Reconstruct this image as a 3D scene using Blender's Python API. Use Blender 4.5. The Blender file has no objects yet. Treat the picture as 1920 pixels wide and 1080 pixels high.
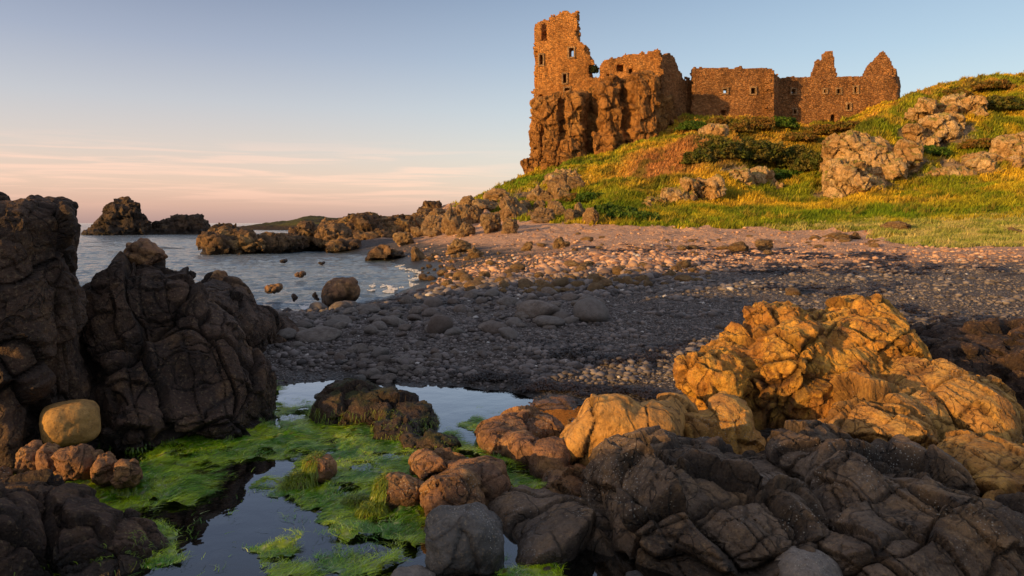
import bpy, math, random
import numpy as np
from mathutils import Vector

random.seed(7)
RNG = np.random.default_rng(11)
SC = bpy.context.scene
COL = SC.collection
F = 1333.0      # focal length in photograph pixels
EYE = 1.8       # eye height above the rock pool
HZ = 418.0      # horizon row in the photograph

# ------------------------------------------------------------------ helpers
def P(px, py, Y):
    return np.array(((px - 960) / F * Y, Y, EYE + (HZ - py) / F * Y))

def G(px, py, z=0.0):
    Y = (EYE - z) * F / (py - HZ)
    return np.array(((px - 960) / F * Y, Y, z))

def tag(o, label=None, cat=None, group=None, kind=None):
    if label: o['label'] = label
    if cat: o['category'] = cat
    if group: o['group'] = group
    if kind: o['kind'] = kind
    return o

def mesh(name, v, quads=None, tris=None, mat=None, smooth=True, attrs=None):
    v = np.asarray(v, dtype=np.float32)
    me = bpy.data.meshes.new(name)
    me.vertices.add(len(v))
    me.vertices.foreach_set('co', v.ravel())
    li, ls, lt, off = [], [], [], 0
    for f, k in ((quads, 4), (tris, 3)):
        if f is None or len(f) == 0: continue
        f = np.asarray(f, dtype=np.int32)
        li.append(f.ravel())
        ls.append(off + np.arange(len(f), dtype=np.int32) * k)
        lt.append(np.full(len(f), k, dtype=np.int32))
        off += len(f) * k
    li = np.concatenate(li); ls = np.concatenate(ls)
    me.loops.add(len(li)); me.loops.foreach_set('vertex_index', li)
    me.polygons.add(len(ls)); me.polygons.foreach_set('loop_start', ls)
    if attrs:
        for an, a in attrs.items():
            a = np.asarray(a, dtype=np.float32)
            if a.ndim == 1:
                at = me.attributes.new(an, 'FLOAT', 'POINT'); at.data.foreach_set('value', a)
            else:
                at = me.attributes.new(an, 'FLOAT_COLOR', 'POINT')
                if a.shape[1] == 3: a = np.concatenate([a, np.ones((len(a), 1), np.float32)], 1)
                at.data.foreach_set('color', a.ravel())
    me.update(calc_edges=True)
    me.validate()
    if smooth: me.shade_smooth()
    else: me.shade_flat()
    if mat: me.materials.append(mat)
    return me

def obj(name, me, loc=(0, 0, 0), parent=None):
    o = bpy.data.objects.new(name, me)
    o.location = loc
    COL.objects.link(o)
    if parent: o.parent = parent
    return o

# ------------------------------------------------------------------ noise
def h32(x):
    x = x.astype(np.uint32)
    x ^= x >> np.uint32(16); x *= np.uint32(0x7feb352d)
    x ^= x >> np.uint32(15); x *= np.uint32(0x846ca68b)
    x ^= x >> np.uint32(16)
    return x

def hash3(i, j, k, seed=0):
    with np.errstate(over='ignore'):
        a = i.astype(np.int64).astype(np.uint32) * np.uint32(73856093)
        b = j.astype(np.int64).astype(np.uint32) * np.uint32(19349663)
        c = k.astype(np.int64).astype(np.uint32) * np.uint32(83492791)
        return h32(a ^ b ^ c ^ np.uint32((seed * 2654435761 + 12345) & 0xffffffff))

_g = RNG.normal(size=(256, 3)); _g /= np.linalg.norm(_g, axis=1)[:, None]
_g = _g.astype(np.float32)

def perlin(p, seed=0):
    p = np.asarray(p, dtype=np.float32)
    i = np.floor(p).astype(np.int64); f = p - i
    u = f * f * f * (f * (f * 6 - 15) + 10)
    r = 0
    for dx in (0, 1):
        wx = u[:, 0] if dx else 1 - u[:, 0]
        for dy in (0, 1):
            wy = u[:, 1] if dy else 1 - u[:, 1]
            for dz in (0, 1):
                wz = u[:, 2] if dz else 1 - u[:, 2]
                g = _g[hash3(i[:, 0] + dx, i[:, 1] + dy, i[:, 2] + dz, seed) & np.uint32(255)]
                d = g[:, 0] * (f[:, 0] - dx) + g[:, 1] * (f[:, 1] - dy) + g[:, 2] * (f[:, 2] - dz)
                r = r + wx * wy * wz * d
    return r * 1.6

def fbm(p, oct=4, seed=0, gain=.5):
    p = np.asarray(p, dtype=np.float32)
    r, a, s = 0, 1.0, 1.0
    for o in range(oct):
        r = r + a * perlin(p * s + 17.3 * o, seed + o)
        a *= gain; s *= 2.03
    return r

def worley(p, seed=0, off=False):
    p = np.asarray(p, dtype=np.float32)
    ov = np.zeros((len(p), 3), np.float32)
    i = np.floor(p).astype(np.int64); f = p - i
    f1 = np.full(len(p), 9., np.float32); f2 = f1.copy(); cid = np.zeros(len(p), np.uint32)
    for dx in (-1, 0, 1):
        for dy in (-1, 0, 1):
            for dz in (-1, 0, 1):
                h = hash3(i[:, 0] + dx, i[:, 1] + dy, i[:, 2] + dz, seed)
                ox = (h & np.uint32(1023)) / np.float32(1023); oy = ((h >> np.uint32(10)) & np.uint32(1023)) / np.float32(1023); oz = ((h >> np.uint32(20)) & np.uint32(1023)) / np.float32(1023)
                d = np.sqrt((dx + ox - f[:, 0]) ** 2 + (dy + oy - f[:, 1]) ** 2 + (dz + oz - f[:, 2]) ** 2)
                n = d < f1
                f2 = np.where(n, f1, np.minimum(f2, d)); cid = np.where(n, h, cid); f1 = np.where(n, d, f1)
                if off:
                    ov[:, 0] = np.where(n, f[:, 0] - dx - ox, ov[:, 0]); ov[:, 1] = np.where(n, f[:, 1] - dy - oy, ov[:, 1]); ov[:, 2] = np.where(n, f[:, 2] - dz - oz, ov[:, 2])
    if off: return f1, f2, cid, ov
    return f1, f2, (cid >> np.uint32(8)) / np.float32(1 << 24)

def xy3(x, y, z=0.0):
    return np.stack([x, y, np.zeros_like(x) + z], -1)

def sstep(a, b, x):
    t = np.clip((x - a) / (b - a), 0, 1)
    return t * t * (3 - 2 * t)

def inpoly(x, y, poly):
    poly = np.asarray(poly); n = len(poly)
    r = np.zeros(x.shape, bool)
    for k in range(n):
        x0, y0 = poly[k]; x1, y1 = poly[(k + 1) % n]
        if y0 == y1: continue
        c = ((y0 > y) != (y1 > y)) & (x < (x1 - x0) * (y - y0) / (y1 - y0) + x0)
        r ^= c
    return r

# ------------------------------------------------------------------ surface nets
def surface_nets(d, org, h):
    nx, ny, nz = d.shape
    s = d < 0
    cs = np.zeros((nx - 1, ny - 1, nz - 1), np.int8)
    for a in (0, 1):
        for b in (0, 1):
            for c in (0, 1):
                cs += s[a:nx - 1 + a, b:ny - 1 + b, c:nz - 1 + c]
    act = (cs > 0) & (cs < 8)
    idx = np.full(act.shape, -1, np.int32)
    I, J, K = np.nonzero(act)
    idx[I, J, K] = np.arange(len(I))
    acc = np.zeros((len(I), 3)); cnt = np.zeros(len(I))
    cor = [(a, b, c) for a in (0, 1) for b in (0, 1) for c in (0, 1)]
    for p in cor:
        for ax in range(3):
            if p[ax]: continue
            q = list(p); q[ax] = 1
            d0 = d[I + p[0], J + p[1], K + p[2]]; d1 = d[I + q[0], J + q[1], K + q[2]]
            m = (d0 < 0) != (d1 < 0)
            t = np.where(m, d0 / np.where(m, d0 - d1, 1), 0)
            for e in range(3):
                acc[:, e] += np.where(m, p[e] + (t if e == ax else 0), 0)
            cnt += m
    v = np.stack([I, J, K], -1) + acc / cnt[:, None]
    quads = []
    for ax in range(3):
        s0 = [slice(None)] * 3; s1 = [slice(None)] * 3
        s0[ax] = slice(0, -1); s1[ax] = slice(1, None)
        a, b = s[tuple(s0)], s[tuple(s1)]
        ch = a != b
        u, w = [(1, 2), (2, 0), (0, 1)][ax]
        E = np.stack(np.nonzero(ch), -1)
        ok = (E[:, u] > 0) & (E[:, w] > 0) & (E[:, u] < d.shape[u] - 1) & (E[:, w] < d.shape[w] - 1)
        E = E[ok]
        inside = a[E[:, 0], E[:, 1], E[:, 2]]
        q = []
        for (du, dw) in ((-1, -1), (0, -1), (0, 0), (-1, 0)):
            C = E.copy(); C[:, u] += du; C[:, w] += dw
            q.append(idx[C[:, 0], C[:, 1], C[:, 2]])
        q = np.stack(q, -1)
        q = np.where(inside[:, None], q, q[:, ::-1])
        quads.append(q)
    return (v * h + org).astype(np.float32), np.concatenate(quads)

def vnormals(v, q):
    a = v[q[:, 2]] - v[q[:, 0]]; b = v[q[:, 3]] - v[q[:, 1]]
    n = np.cross(a, b)
    r = np.zeros((len(v), 3))
    for k in range(4):
        for e in range(3):
            r[:, e] += np.bincount(q[:, k], n[:, e], len(v))
    return (r / (np.linalg.norm(r, axis=1)[:, None] + 1e-12)).astype(np.float32)

def smooth(v, q, it=1, f=.5):
    e = np.concatenate([q[:, [0, 1]], q[:, [1, 2]], q[:, [2, 3]], q[:, [3, 0]]])
    cnt = np.bincount(e[:, 0], minlength=len(v)) + np.bincount(e[:, 1], minlength=len(v))
    for _ in range(it):
        r = np.zeros_like(v)
        for k in range(3):
            r[:, k] = np.bincount(e[:, 0], v[e[:, 1], k], len(v)) + np.bincount(e[:, 1], v[e[:, 0], k], len(v))
        v = v + f * (r / np.maximum(cnt, 1)[:, None] - v)
    return v.astype(np.float32)

# ------------------------------------------------------------------ rocks
def LB(x0, x1, y0, y1, Y, depth, p=2.6, roll=0, yaw=0, pitch=0):
    """a rock lobe whose outline seen from the viewpoint spans these photograph pixels at distance Y"""
    c = P((x0 + x1) / 2, (y0 + y1) / 2, Y)
    return (c, ((x1 - x0) / 2 * Y / F, depth / 2, (y1 - y0) / 2 * Y / F), p, roll, yaw - math.degrees(math.atan2(c[0], c[1])), pitch)

def WB(c, r, p=2.6, roll=0, yaw=0, pitch=0):
    return (np.array(c, float), r, p, roll, yaw, pitch)

def rotm(roll, yaw, pitch):
    from mathutils import Euler
    return np.array(Euler((math.radians(pitch), math.radians(roll), math.radians(yaw))).to_matrix())

def rock_mesh(name, lobes, vox, mat, disp, k=.06, zmin=-.35, seed=0, sm=2):
    lo = np.full(3, 1e9); hi = -lo
    for c, r, p, ro, ya, pi in lobes:
        m = np.abs(rotm(ro, ya, pi)) @ np.array(r)
        lo = np.minimum(lo, c - m); hi = np.maximum(hi, c + m)
    pad = vox * 3 + k + .05
    lo -= pad; hi += pad
    lo[2] = max(lo[2], zmin)
    n = np.ceil((hi - lo) / vox).astype(int) + 1
    ax = [lo[e] + np.arange(n[e]) * vox for e in range(3)]
    X, Y, Z = [a.astype(np.float32) for a in np.meshgrid(*ax, indexing='ij')]
    acc = np.zeros(X.shape, np.float32)
    for c, r, p, ro, ya, pi in lobes:
        R = rotm(ro, ya, pi)
        dx, dy, dz = X - c[0], Y - c[1], Z - c[2]
        l = [np.abs(R[0, e] * dx + R[1, e] * dy + R[2, e] * dz) / r[e] for e in range(3)]
        kk = (l[0] ** p + l[1] ** p + l[2] ** p) ** (1 / p)
        sd = (kk - 1) * min(r)
        acc += np.exp(np.clip(-sd / k, -60, 60))
    d = -k * np.log(acc + 1e-30) + k * .55
    v, q = surface_nets(d, lo, vox)
    v = smooth(v, q, sm)
    nrm = vnormals(v, q)
    tot, crk = rock_disp(v, disp, seed)
    v2 = v + nrm * tot[:, None]
    v2 = smooth(v2, q, 1, .08)
    base = np.array([(v2[:, 0].min() + v2[:, 0].max()) / 2, (v2[:, 1].min() + v2[:, 1].max()) / 2, max(v2[:, 2].min(), zmin)])
    me = mesh(name, v2 - base, q, mat=mat, attrs={'crk': crk})
    me.set_sharp_from_angle(angle=math.radians(38))
    return me, base

def rock_disp(v, disp, seed):
    tot = np.zeros(len(v), np.float32); crk = np.zeros(len(v), np.float32)
    for li, (kind, s, amp, *sc) in enumerate(disp):
        sv = np.array(sc[0] if sc else (1, 1, 1), np.float32)
        p = v * sv / s
        if kind == 'cell':
            w = np.stack([fbm(p * 1.1 + 5, 2, seed + 31), fbm(p * 1.1 + 50, 2, seed + 32), fbm(p * 1.1 + 90, 2, seed + 33)], -1)
            f1, f2, cid = worley(p + w * .42, seed + li * 7)
            e = f2 - f1
            tot += amp * (sstep(0, .38, e) - .75) + amp * .6 * (cid - .5)
            if amp > .012: crk = np.maximum(crk, (1 - sstep(.0, .13, e)) * (1 if li == 0 else .7))
        elif kind == 'block':
            # jointed rock: every block has its own level and tilt, narrow cracks run between them
            w = np.stack([fbm(p * .9 + 5, 3, seed + 31), fbm(p * .9 + 50, 3, seed + 32), fbm(p * .9 + 90, 3, seed + 33)], -1)
            f1, f2, cid, ov = worley(p + w * .24, seed + li * 7, True)
            e = f2 - f1
            rv = _g[cid & np.uint32(255)]
            lev = (cid >> np.uint32(8)) / np.float32(1 << 24) - .5
            soft = sstep(0, .10, e)
            tot += amp * (1.35 * (ov * rv).sum(1) + .8 * lev + .45 * (sstep(0, .05, e) - 1))
            crk = np.maximum(crk, (1 - sstep(.0, .09, e)) * (1 if amp > .05 else .6))
        elif kind == 'joint':
            # three sets of joint planes cut the rock into tilted blocks, each standing a little proud or back
            w = .17 * np.stack([fbm(v * .9 / s + 3, 3, seed + 41), fbm(v * .9 / s + 60, 3, seed + 42), fbm(v * .9 / s + 80, 3, seed + 43)], -1)
            T = np.stack([v @ np.array((.88, .34, .32)) / (s * .8), v @ np.array((-.34, .86, .40)) / (s * 1.1), v @ np.array((-.12, -.46, .88)) / (s * .9)], -1) + w + seed * .37
            i3 = np.floor(T).astype(np.int64); f3 = T - i3
            hh = hash3(i3[:, 0], i3[:, 1], i3[:, 2], seed + li)
            lev = (hh >> np.uint32(8)) / np.float32(1 << 24) - .5
            ed = np.minimum(f3, 1 - f3).min(1)
            tot += amp * (1.15 * lev + 1.0 * (((f3 - .5) * _g[hh & np.uint32(255)]).sum(1)) - .5 * (1 - sstep(0, .04, ed)))
            crk = np.maximum(crk, (1 - sstep(.0, .06, ed)) * (1 if amp > .03 else .6))
        elif kind == 'ridge':
            r = 1 - np.abs(fbm(p, 4, seed + li * 7 + 3)) * 1.6
            tot += amp * (r - .6)
        else:
            tot += amp * fbm(p, 4, seed + li * 7 + 3, .55)
    return tot, crk

def rock(name, lobes, mat, label, cat='rock', group=None, vox=None, disp=None, k=.06, seed=0, zmin=-.35, sm=2, parent=None):
    Ym = min(l[0][1] for l in lobes)
    vox = vox or max(.011, Ym * .0028)
    if disp is None:
        disp = DISP
    me, base = rock_mesh(name, lobes, vox, mat, disp, k, zmin, seed, sm)
    o = obj(name, me, base if parent is None else base - np.array(parent.location), parent)
    if parent is None: tag(o, label, cat, group)
    return o

DISP = [('joint', .5, .085), ('joint', .2, .024), ('fbm', .6, .05), ('fbm', .06, .005)]
GNARL = [('block', .62, .09), ('joint', .24, .030), ('ridge', .3, .035, (1.3, 1.3, .6)), ('ridge', .09, .013), ('fbm', .035, .004)]
JOINT = [('joint', .66, .13), ('joint', .27, .045), ('fbm', .9, .06), ('joint', .12, .010), ('fbm', .05, .004)]
SMOOTH = [('fbm', .35, .03), ('fbm', .06, .004)]

# ------------------------------------------------------------------ node materials
def nmat(name):
    m = bpy.data.materials.new(name); m.use_nodes = True
    nt = m.node_tree
    for n in list(nt.nodes): nt.nodes.remove(n)
    return m, NT(nt)

class NT:
    def __init__(s, nt): s.nt = nt
    def n(s, t, **kw):
        nd = s.nt.nodes.new(t)
        for k, v in kw.items(): setattr(nd, k, v)
        return nd
    def set(s, sock, v):
        if isinstance(v, bpy.types.NodeSocket): s.nt.links.new(v, sock)
        elif v is not None:
            if hasattr(sock.default_value, '__len__') and not hasattr(v, '__len__'): v = (v, v, v)
            if hasattr(sock.default_value, '__len__') and len(sock.default_value) == 4 and len(v) == 3: v = (*v, 1)
            sock.default_value = v
    def coord(s, w='Object'):
        return s.n('ShaderNodeTexCoord').outputs[w]
    def map(s, v, scale=(1, 1, 1), loc=(0, 0, 0), rot=(0, 0, 0)):
        m = s.n('ShaderNodeMapping'); s.set(m.inputs[0], v); s.set(m.inputs['Scale'], scale); s.set(m.inputs['Location'], loc); s.set(m.inputs['Rotation'], rot)
        return m.outputs[0]
    def noise(s, v, scale, detail=5, rough=.55, dist=0, out='Fac'):
        m = s.n('ShaderNodeTexNoise'); s.set(m.inputs['Vector'], v); s.set(m.inputs['Scale'], scale)
        s.set(m.inputs['Detail'], detail); s.set(m.inputs['Roughness'], rough); s.set(m.inputs['Distortion'], dist)
        return m.outputs[out]
    def voro(s, v, scale, feature='F1', out='Distance', rand=1):
        m = s.n('ShaderNodeTexVoronoi', feature=feature); s.set(m.inputs['Vector'], v); s.set(m.inputs['Scale'], scale); s.set(m.inputs['Randomness'], rand)
        return m.outputs[out]
    def math(s, op, a, b=None, c=None, clamp=False):
        m = s.n('ShaderNodeMath', operation=op, use_clamp=clamp)
        s.set(m.inputs[0], a)
        if b is not None: s.set(m.inputs[1], b)
        if c is not None: s.set(m.inputs[2], c)
        return m.outputs[0]
    def ramp(s, f, a, b, lo=0., hi=1.):
        m = s.n('ShaderNodeMapRange', interpolation_type='SMOOTHSTEP'); s.set(m.inputs[0], f); s.set(m.inputs[1], a); s.set(m.inputs[2], b); s.set(m.inputs[3], lo); s.set(m.inputs[4], hi)
        return m.outputs[0]
    def mix(s, f, a, b, mode='MIX'):
        m = s.n('ShaderNodeMix', data_type='RGBA', blend_type=mode); s.set(m.inputs[0], f); s.set(m.inputs[6], a); s.set(m.inputs[7], b)
        return m.outputs[2]
    def attr(s, name, out='Fac'):
        return s.n('ShaderNodeAttribute', attribute_name=name).outputs[out]
    def bump(s, h, strength, dist=.02, nrm=None):
        m = s.n('ShaderNodeBump'); s.set(m.inputs['Height'], h); s.set(m.inputs['Strength'], strength); s.set(m.inputs['Distance'], dist)
        if nrm is not None: s.set(m.inputs['Normal'], nrm)
        return m.outputs[0]
    def geo(s, out='Position'):
        return s.n('ShaderNodeNewGeometry').outputs[out]
    def sep(s, v):
        return s.n('ShaderNodeSeparateXYZ', ) if False else s._sep(v)
    def _sep(s, v):
        m = s.n('ShaderNodeSeparateXYZ'); s.set(m.inputs[0], v); return m.outputs
    def principled(s, col, rough=.8, nrm=None, spec=.4, **kw):
        b = s.n('ShaderNodeBsdfPrincipled'); s.set(b.inputs['Base Color'], col); s.set(b.inputs['Roughness'], rough); s.set(b.inputs['Specular IOR Level'], spec)
        if nrm is not None: s.set(b.inputs['Normal'], nrm)
        for k, v in kw.items(): s.set(b.inputs[k], v)
        return b.outputs[0]
    def out(s, sh):
        o = s.n('ShaderNodeOutputMaterial'); s.set(o.inputs[0], sh)

def rock_material(name, dark, mid, lich, lich_amt=.5, S=1.0, specks=.0, wet=True, bumpd=.012, top=None, obj_rand=0., zwet=.0, cracks=1., dirt=1.):
    m, t = nmat(name)
    v = t.geo() if not obj_rand else t.coord()
    n1 = t.noise(v, 1.6 / S, 6, .6, .3)
    n2 = t.noise(v, 9 / S, 7, .65)
    n3 = t.noise(v, 42 / S, 4, .6)
    c = t.mix(t.ramp(n1, .35, .65), dark, mid)
    c = t.mix(t.math('MULTIPLY', t.ramp(t.noise(t.map(v, loc=(7, 3, 1)), 3.2 / S, 6, .7, .4), .62 - .3 * lich_amt, .78 - .3 * lich_amt), min(1., .45 + lich_amt * .5)), c, lich)
    c = t.mix(t.ramp(n2, .4, .72, .0, .65 * dirt), c, t.mix(.6, c, (.012, .008, .006)))
    c = t.mix(t.ramp(n3, .52, .72, 0, .55), c, t.mix(.4, c, (.6, .42, .22)))
    c = t.mix(t.ramp(t.noise(t.map(v, loc=(4, 9, 2)), 30 / S, 5, .7), .5, .68, 0, .7 * dirt), c, t.mix(.65, c, (.015, .01, .008)))
    wv = t.n('ShaderNodeVectorMath', operation='ADD'); wn = t.n('ShaderNodeVectorMath', operation='SCALE'); t.set(wn.inputs[0], t.noise(v, 2.6 / S, 4, .6, 0, 'Color')); wn.inputs['Scale'].default_value = .34 * S
    t.set(wv.inputs[0], v); t.set(wv.inputs[1], wn.outputs[0]); wv = wv.outputs[0]
    def fissure(sc, loc, wd, det):
        return t.ramp(t.math('ABSOLUTE', t.math('SUBTRACT', t.noise(t.map(v, (1, 1, .75), loc), sc / S, det, .45, .15), .5)), wd, .0)
    ca = t.math('MULTIPLY', t.ramp(t.voro(wv, 1.9 / S, 'DISTANCE_TO_EDGE'), .028, .0), t.ramp(t.noise(v, 1.7 / S, 3), .5, .58))
    cb = t.math('MAXIMUM', t.math('MULTIPLY', fissure(1.5, (3, 1, 4), .009, 2), .7), t.math('MULTIPLY', fissure(4.2, (8, 5, 2), .012, 3), t.ramp(t.noise(t.map(v, loc=(9, 2, 5)), 2.4 / S, 3), .46, .58)))
    cr_ = t.math('MULTIPLY', t.math('MAXIMUM', t.math('MULTIPLY', ca, .7), cb), cracks)
    c = t.mix(t.math('MULTIPLY', cr_, .75), c, t.mix(.85, c, (.006, .005, .005)))
    c = t.mix(t.math('MULTIPLY', t.attr('crk'), .3 + .5 * dirt), c, t.mix(.8, c, (.006, .005, .005)))
    if specks:
        d = t.voro(v, 46 / S)
        sp = t.math('MULTIPLY', t.ramp(d, .26, .16), t.ramp(t.noise(v, 2.3 / S, 3), .55 - specks * .12, .66 - specks * .08))
        c = t.mix(t.math('MULTIPLY', sp, .75), c, (.42, .39, .34))
    if top is not None:
        nz = t._sep(t.geo('Normal'))[2]
        f = t.math('MULTIPLY', t.ramp(nz, .3, .85), t.ramp(t.noise(v, 4 / S, 5), .38, .62))
        c = t.mix(f, c, top)
    if obj_rand:
        r = t.n('ShaderNodeObjectInfo').outputs['Random']
        c = t.mix(t.math('MULTIPLY', r, obj_rand), c, t.mix(t.math('FRACT', t.math('MULTIPLY', r, 7.31)), (.22, .2, .19), (.12, .07, .05)))
        c = t.mix(t.math('MULTIPLY', t.math('FRACT', t.math('MULTIPLY', r, 3.77)), .4), c, t.mix(.75, c, (.012, .01, .01)))
    rough = .78
    if wet:
        pz = t._sep(t.geo())[2]
        w = t.ramp(t.math('ADD', pz, t.math('MULTIPLY', t.math('SUBTRACT', n1, .5), .16)), .14 + zwet, .0 + zwet)
        c = t.mix(t.math('MULTIPLY', w, .7), c, t.mix(.75, c, (.006, .006, .005)))
        rough = t.math('SUBTRACT', .78, t.math('MULTIPLY', w, .45))
    hgt = t.math('ADD', t.math('MULTIPLY', t.noise(v, 14 / S, 8, .68), 1.0), t.math('MULTIPLY', t.voro(t.mix(.12, v, t.noise(v, 6 / S, 3, .5, 0, 'Color')), 10 / S, 'DISTANCE_TO_EDGE'), .35))
    rg = t.n('ShaderNodeTexNoise', noise_type='RIDGED_MULTIFRACTAL'); t.set(rg.inputs['Vector'], v); rg.inputs['Scale'].default_value = 4.5 / S; rg.inputs['Detail'].default_value = 8; rg.inputs['Roughness'].default_value = .62
    hgt = t.math('ADD', hgt, t.math('MULTIPLY', rg.outputs[0], .5))
    nr = t.bump(hgt, 1., bumpd * 3.0 * S)
    nr = t.bump(cr_, 1., -bumpd * 1.6 * S, nr)
    nr = t.bump(t.math('ADD', t.noise(v, 95 / S ** .5, 3, .6), t.ramp(t.voro(v, 38 / S ** .5), .5, .1, 0, .7)), .9, bumpd * .55 * S, nr)
    nr = t.bump(n3, .8, bumpd * .6 * S, nr)
    t.out(t.principled(c, rough, nr, .35))
    return m

def hexl(r, g, b):
    f = lambda c: (c / 255 / 12.92) if c / 255 <= .04045 else ((c / 255 + .055) / 1.055) ** 2.4
    return (f(r), f(g), f(b))

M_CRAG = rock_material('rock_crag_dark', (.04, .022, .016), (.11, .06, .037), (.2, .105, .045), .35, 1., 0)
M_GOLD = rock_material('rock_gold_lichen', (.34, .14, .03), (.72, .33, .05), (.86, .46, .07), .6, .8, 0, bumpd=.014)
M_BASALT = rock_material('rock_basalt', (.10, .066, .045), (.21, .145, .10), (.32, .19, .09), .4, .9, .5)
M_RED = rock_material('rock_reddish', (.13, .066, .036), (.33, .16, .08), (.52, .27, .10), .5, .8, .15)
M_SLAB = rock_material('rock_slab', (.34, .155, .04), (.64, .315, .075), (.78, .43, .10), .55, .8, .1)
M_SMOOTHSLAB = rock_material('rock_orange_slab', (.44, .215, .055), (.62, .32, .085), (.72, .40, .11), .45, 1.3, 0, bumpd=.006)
M_MOSSY = rock_material('rock_mossy', (.04, .025, .02), (.1, .06, .045), (.14, .08, .045), .3, .9, .1, top=(.04, .04, .012))
M_GREY = rock_material('boulder_grey', (.10, .09, .082), (.17, .152, .14), (.22, .2, .18), .3, .7, .3, bumpd=.006, cracks=.12)
M_PALE = rock_material('boulder_pale', (.17, .14, .12), (.27, .225, .19), (.33, .28, .23), .3, .6, .2, bumpd=.005, cracks=.12)
M_OCHRE = rock_material('boulder_ochre', (.34, .18, .055), (.46, .25, .075), (.54, .31, .09), .4, .7, .15, bumpd=.004, wet=False, cracks=.12)
M_FAR = rock_material('rock_shore', (.12, .065, .035), (.34, .19, .085), (.54, .33, .12), .5, 6, 0, bumpd=.02, zwet=.2)
M_STACK = rock_material('rock_stack', (.07, .045, .03), (.18, .11, .07), (.32, .2, .09), .4, 9, 0, bumpd=.025, zwet=.6)
M_BOULD = rock_material('rock_shore_boulder', (.36, .19, .075), (.64, .38, .16), (.76, .52, .26), .5, 1.6, 0, bumpd=.05, obj_rand=.22, dirt=.5)
M_COB = rock_material('cobble', (.15, .12, .105), (.29, .245, .215), (.36, .28, .2), .3, .5, 0, bumpd=.004, obj_rand=.6, wet=False)
M_CLIFF = rock_material('castle_cliff_rock', (.42, .18, .045), (.66, .30, .08), (.76, .40, .12), .45, 11, 0, bumpd=.03, wet=False, dirt=.55)
M_OUTC = rock_material('rock_outcrop_pale', (.50, .27, .10), (.80, .50, .23), (.86, .62, .34), .55, 6, 0, bumpd=.02, wet=False, top=(.30, .26, .03), dirt=.4)

# ------------------------------------------------------------------ camera, sun, sky
cam = bpy.data.cameras.new('camera')
cam.lens = F * 36 / 1920; cam.sensor_width = 36; cam.shift_y = -(540 - HZ) / 1920
cam.clip_start = .05; cam.clip_end = 40000
camo = obj('camera', cam, (0, 0, EYE)); camo.rotation_euler = (math.pi / 2, 0, 0)
SC.camera = camo

SUN_EL = 8.5
SUN_AZ = 235.0      # clockwise from +Y (view direction): the sun stands behind the viewer's left shoulder
sd = Vector((math.sin(math.radians(SUN_AZ)) * math.cos(math.radians(SUN_EL)), math.cos(math.radians(SUN_AZ)) * math.cos(math.radians(SUN_EL)), math.sin(math.radians(SUN_EL))))
sun = bpy.data.lights.new('sun', 'SUN'); sun.energy = 5.0; sun.angle = math.radians(.6); sun.color = (1, .58, .18)
suno = obj('sun', sun, (-30, -30, 20)); suno.rotation_euler = (-sd).to_track_quat('-Z', 'Y').to_euler()

w = bpy.data.worlds.new('World'); SC.world = w; w.use_nodes = True
wt = NT(w.node_tree)
for n in list(w.node_tree.nodes): w.node_tree.nodes.remove(n)
sky = wt.n('ShaderNodeTexSky', sky_type='NISHITA', sun_disc=False)
sky.sun_elevation = math.radians(SUN_EL); sky.sun_rotation = math.radians(SUN_AZ); sky.air_density = 1.2; sky.dust_density = 1.5
dirv = wt.coord('Generated')
sx, sy, sz = wt._sep(dirv)
rampn = wt.n('ShaderNodeValToRGB')
wt.set(rampn.inputs[0], wt.math('MULTIPLY', sz, 1 / .6))
els = rampn.color_ramp.elements
stops = [(0, (.36, .235, .24)), (.04, (.52, .32, .29)), (.085, (.58, .39, .35)), (.16, (.50, .405, .41)), (.26, (.38, .365, .43)), (.38, (.245, .26, .37)), (.5, (.15, .17, .275)), (.65, (.14, .16, .26)), (1., (.27, .265, .31))]
stops = [(z / .6 if False else z, c) for z, c in stops]
while len(els) < len(stops): els.new(.5)
for e, (z, c) in zip(els, stops):
    e.position = z; e.color = (*c, 1)
# right-hand (eastern) side of the sky is bluer and a little lighter
az = wt.math('ARCTAN2', sx, sy)
rf = wt.ramp(az, -.5, .55)
blue = wt.n('ShaderNodeValToRGB'); wt.set(blue.inputs[0], wt.math('MULTIPLY', sz, 1 / .6))
e2 = blue.color_ramp.elements
st2 = [(0, (.50, .38, .34)), (.05, (.55, .47, .44)), (.12, (.47, .49, .51)), (.22, (.36, .43, .52)), (.36, (.25, .34, .47)), (.5, (.18, .255, .39)), (.7, (.16, .21, .33)), (1., (.27, .265, .31))]
while len(e2) < len(st2): e2.new(.5)
for e, (z, c) in zip(e2, st2):
    e.position = z; e.color = (*c, 1)
grad = wt.mix(rf, rampn.outputs[0], blue.outputs[0])
# thin streaks of cloud low over the sea
cv = wt.n('ShaderNodeCombineXYZ'); wt.set(cv.inputs[0], wt.math('MULTIPLY', az, 3.0)); wt.set(cv.inputs[1], wt.math('MULTIPLY', sz, 60.0))
cn = wt.noise(cv.outputs[0], 1.6, 5, .55, .4)
cm = wt.math('MULTIPLY', wt.ramp(cn, .44, .62), wt.math('MULTIPLY', wt.ramp(sz, .012, .045), wt.ramp(sz, .12, .07)))
cm = wt.math('MULTIPLY', cm, wt.ramp(az, .1, -.15))
grad = wt.mix(wt.math('MULTIPLY', cm, .42), grad, (.92, .53, .44))
nis = wt.n('ShaderNodeVectorMath', operation='SCALE'); wt.set(nis.inputs[0], sky.outputs[0]); wt.set(nis.inputs['Scale'], 1.0)
bgA = wt.n('ShaderNodeBackground'); wt.set(bgA.inputs[0], sky.outputs[0]); bgA.inputs[1].default_value = .075
bgB = wt.n('ShaderNodeBackground'); wt.set(bgB.inputs[0], grad); bgB.inputs[1].default_value = 1.1
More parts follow.
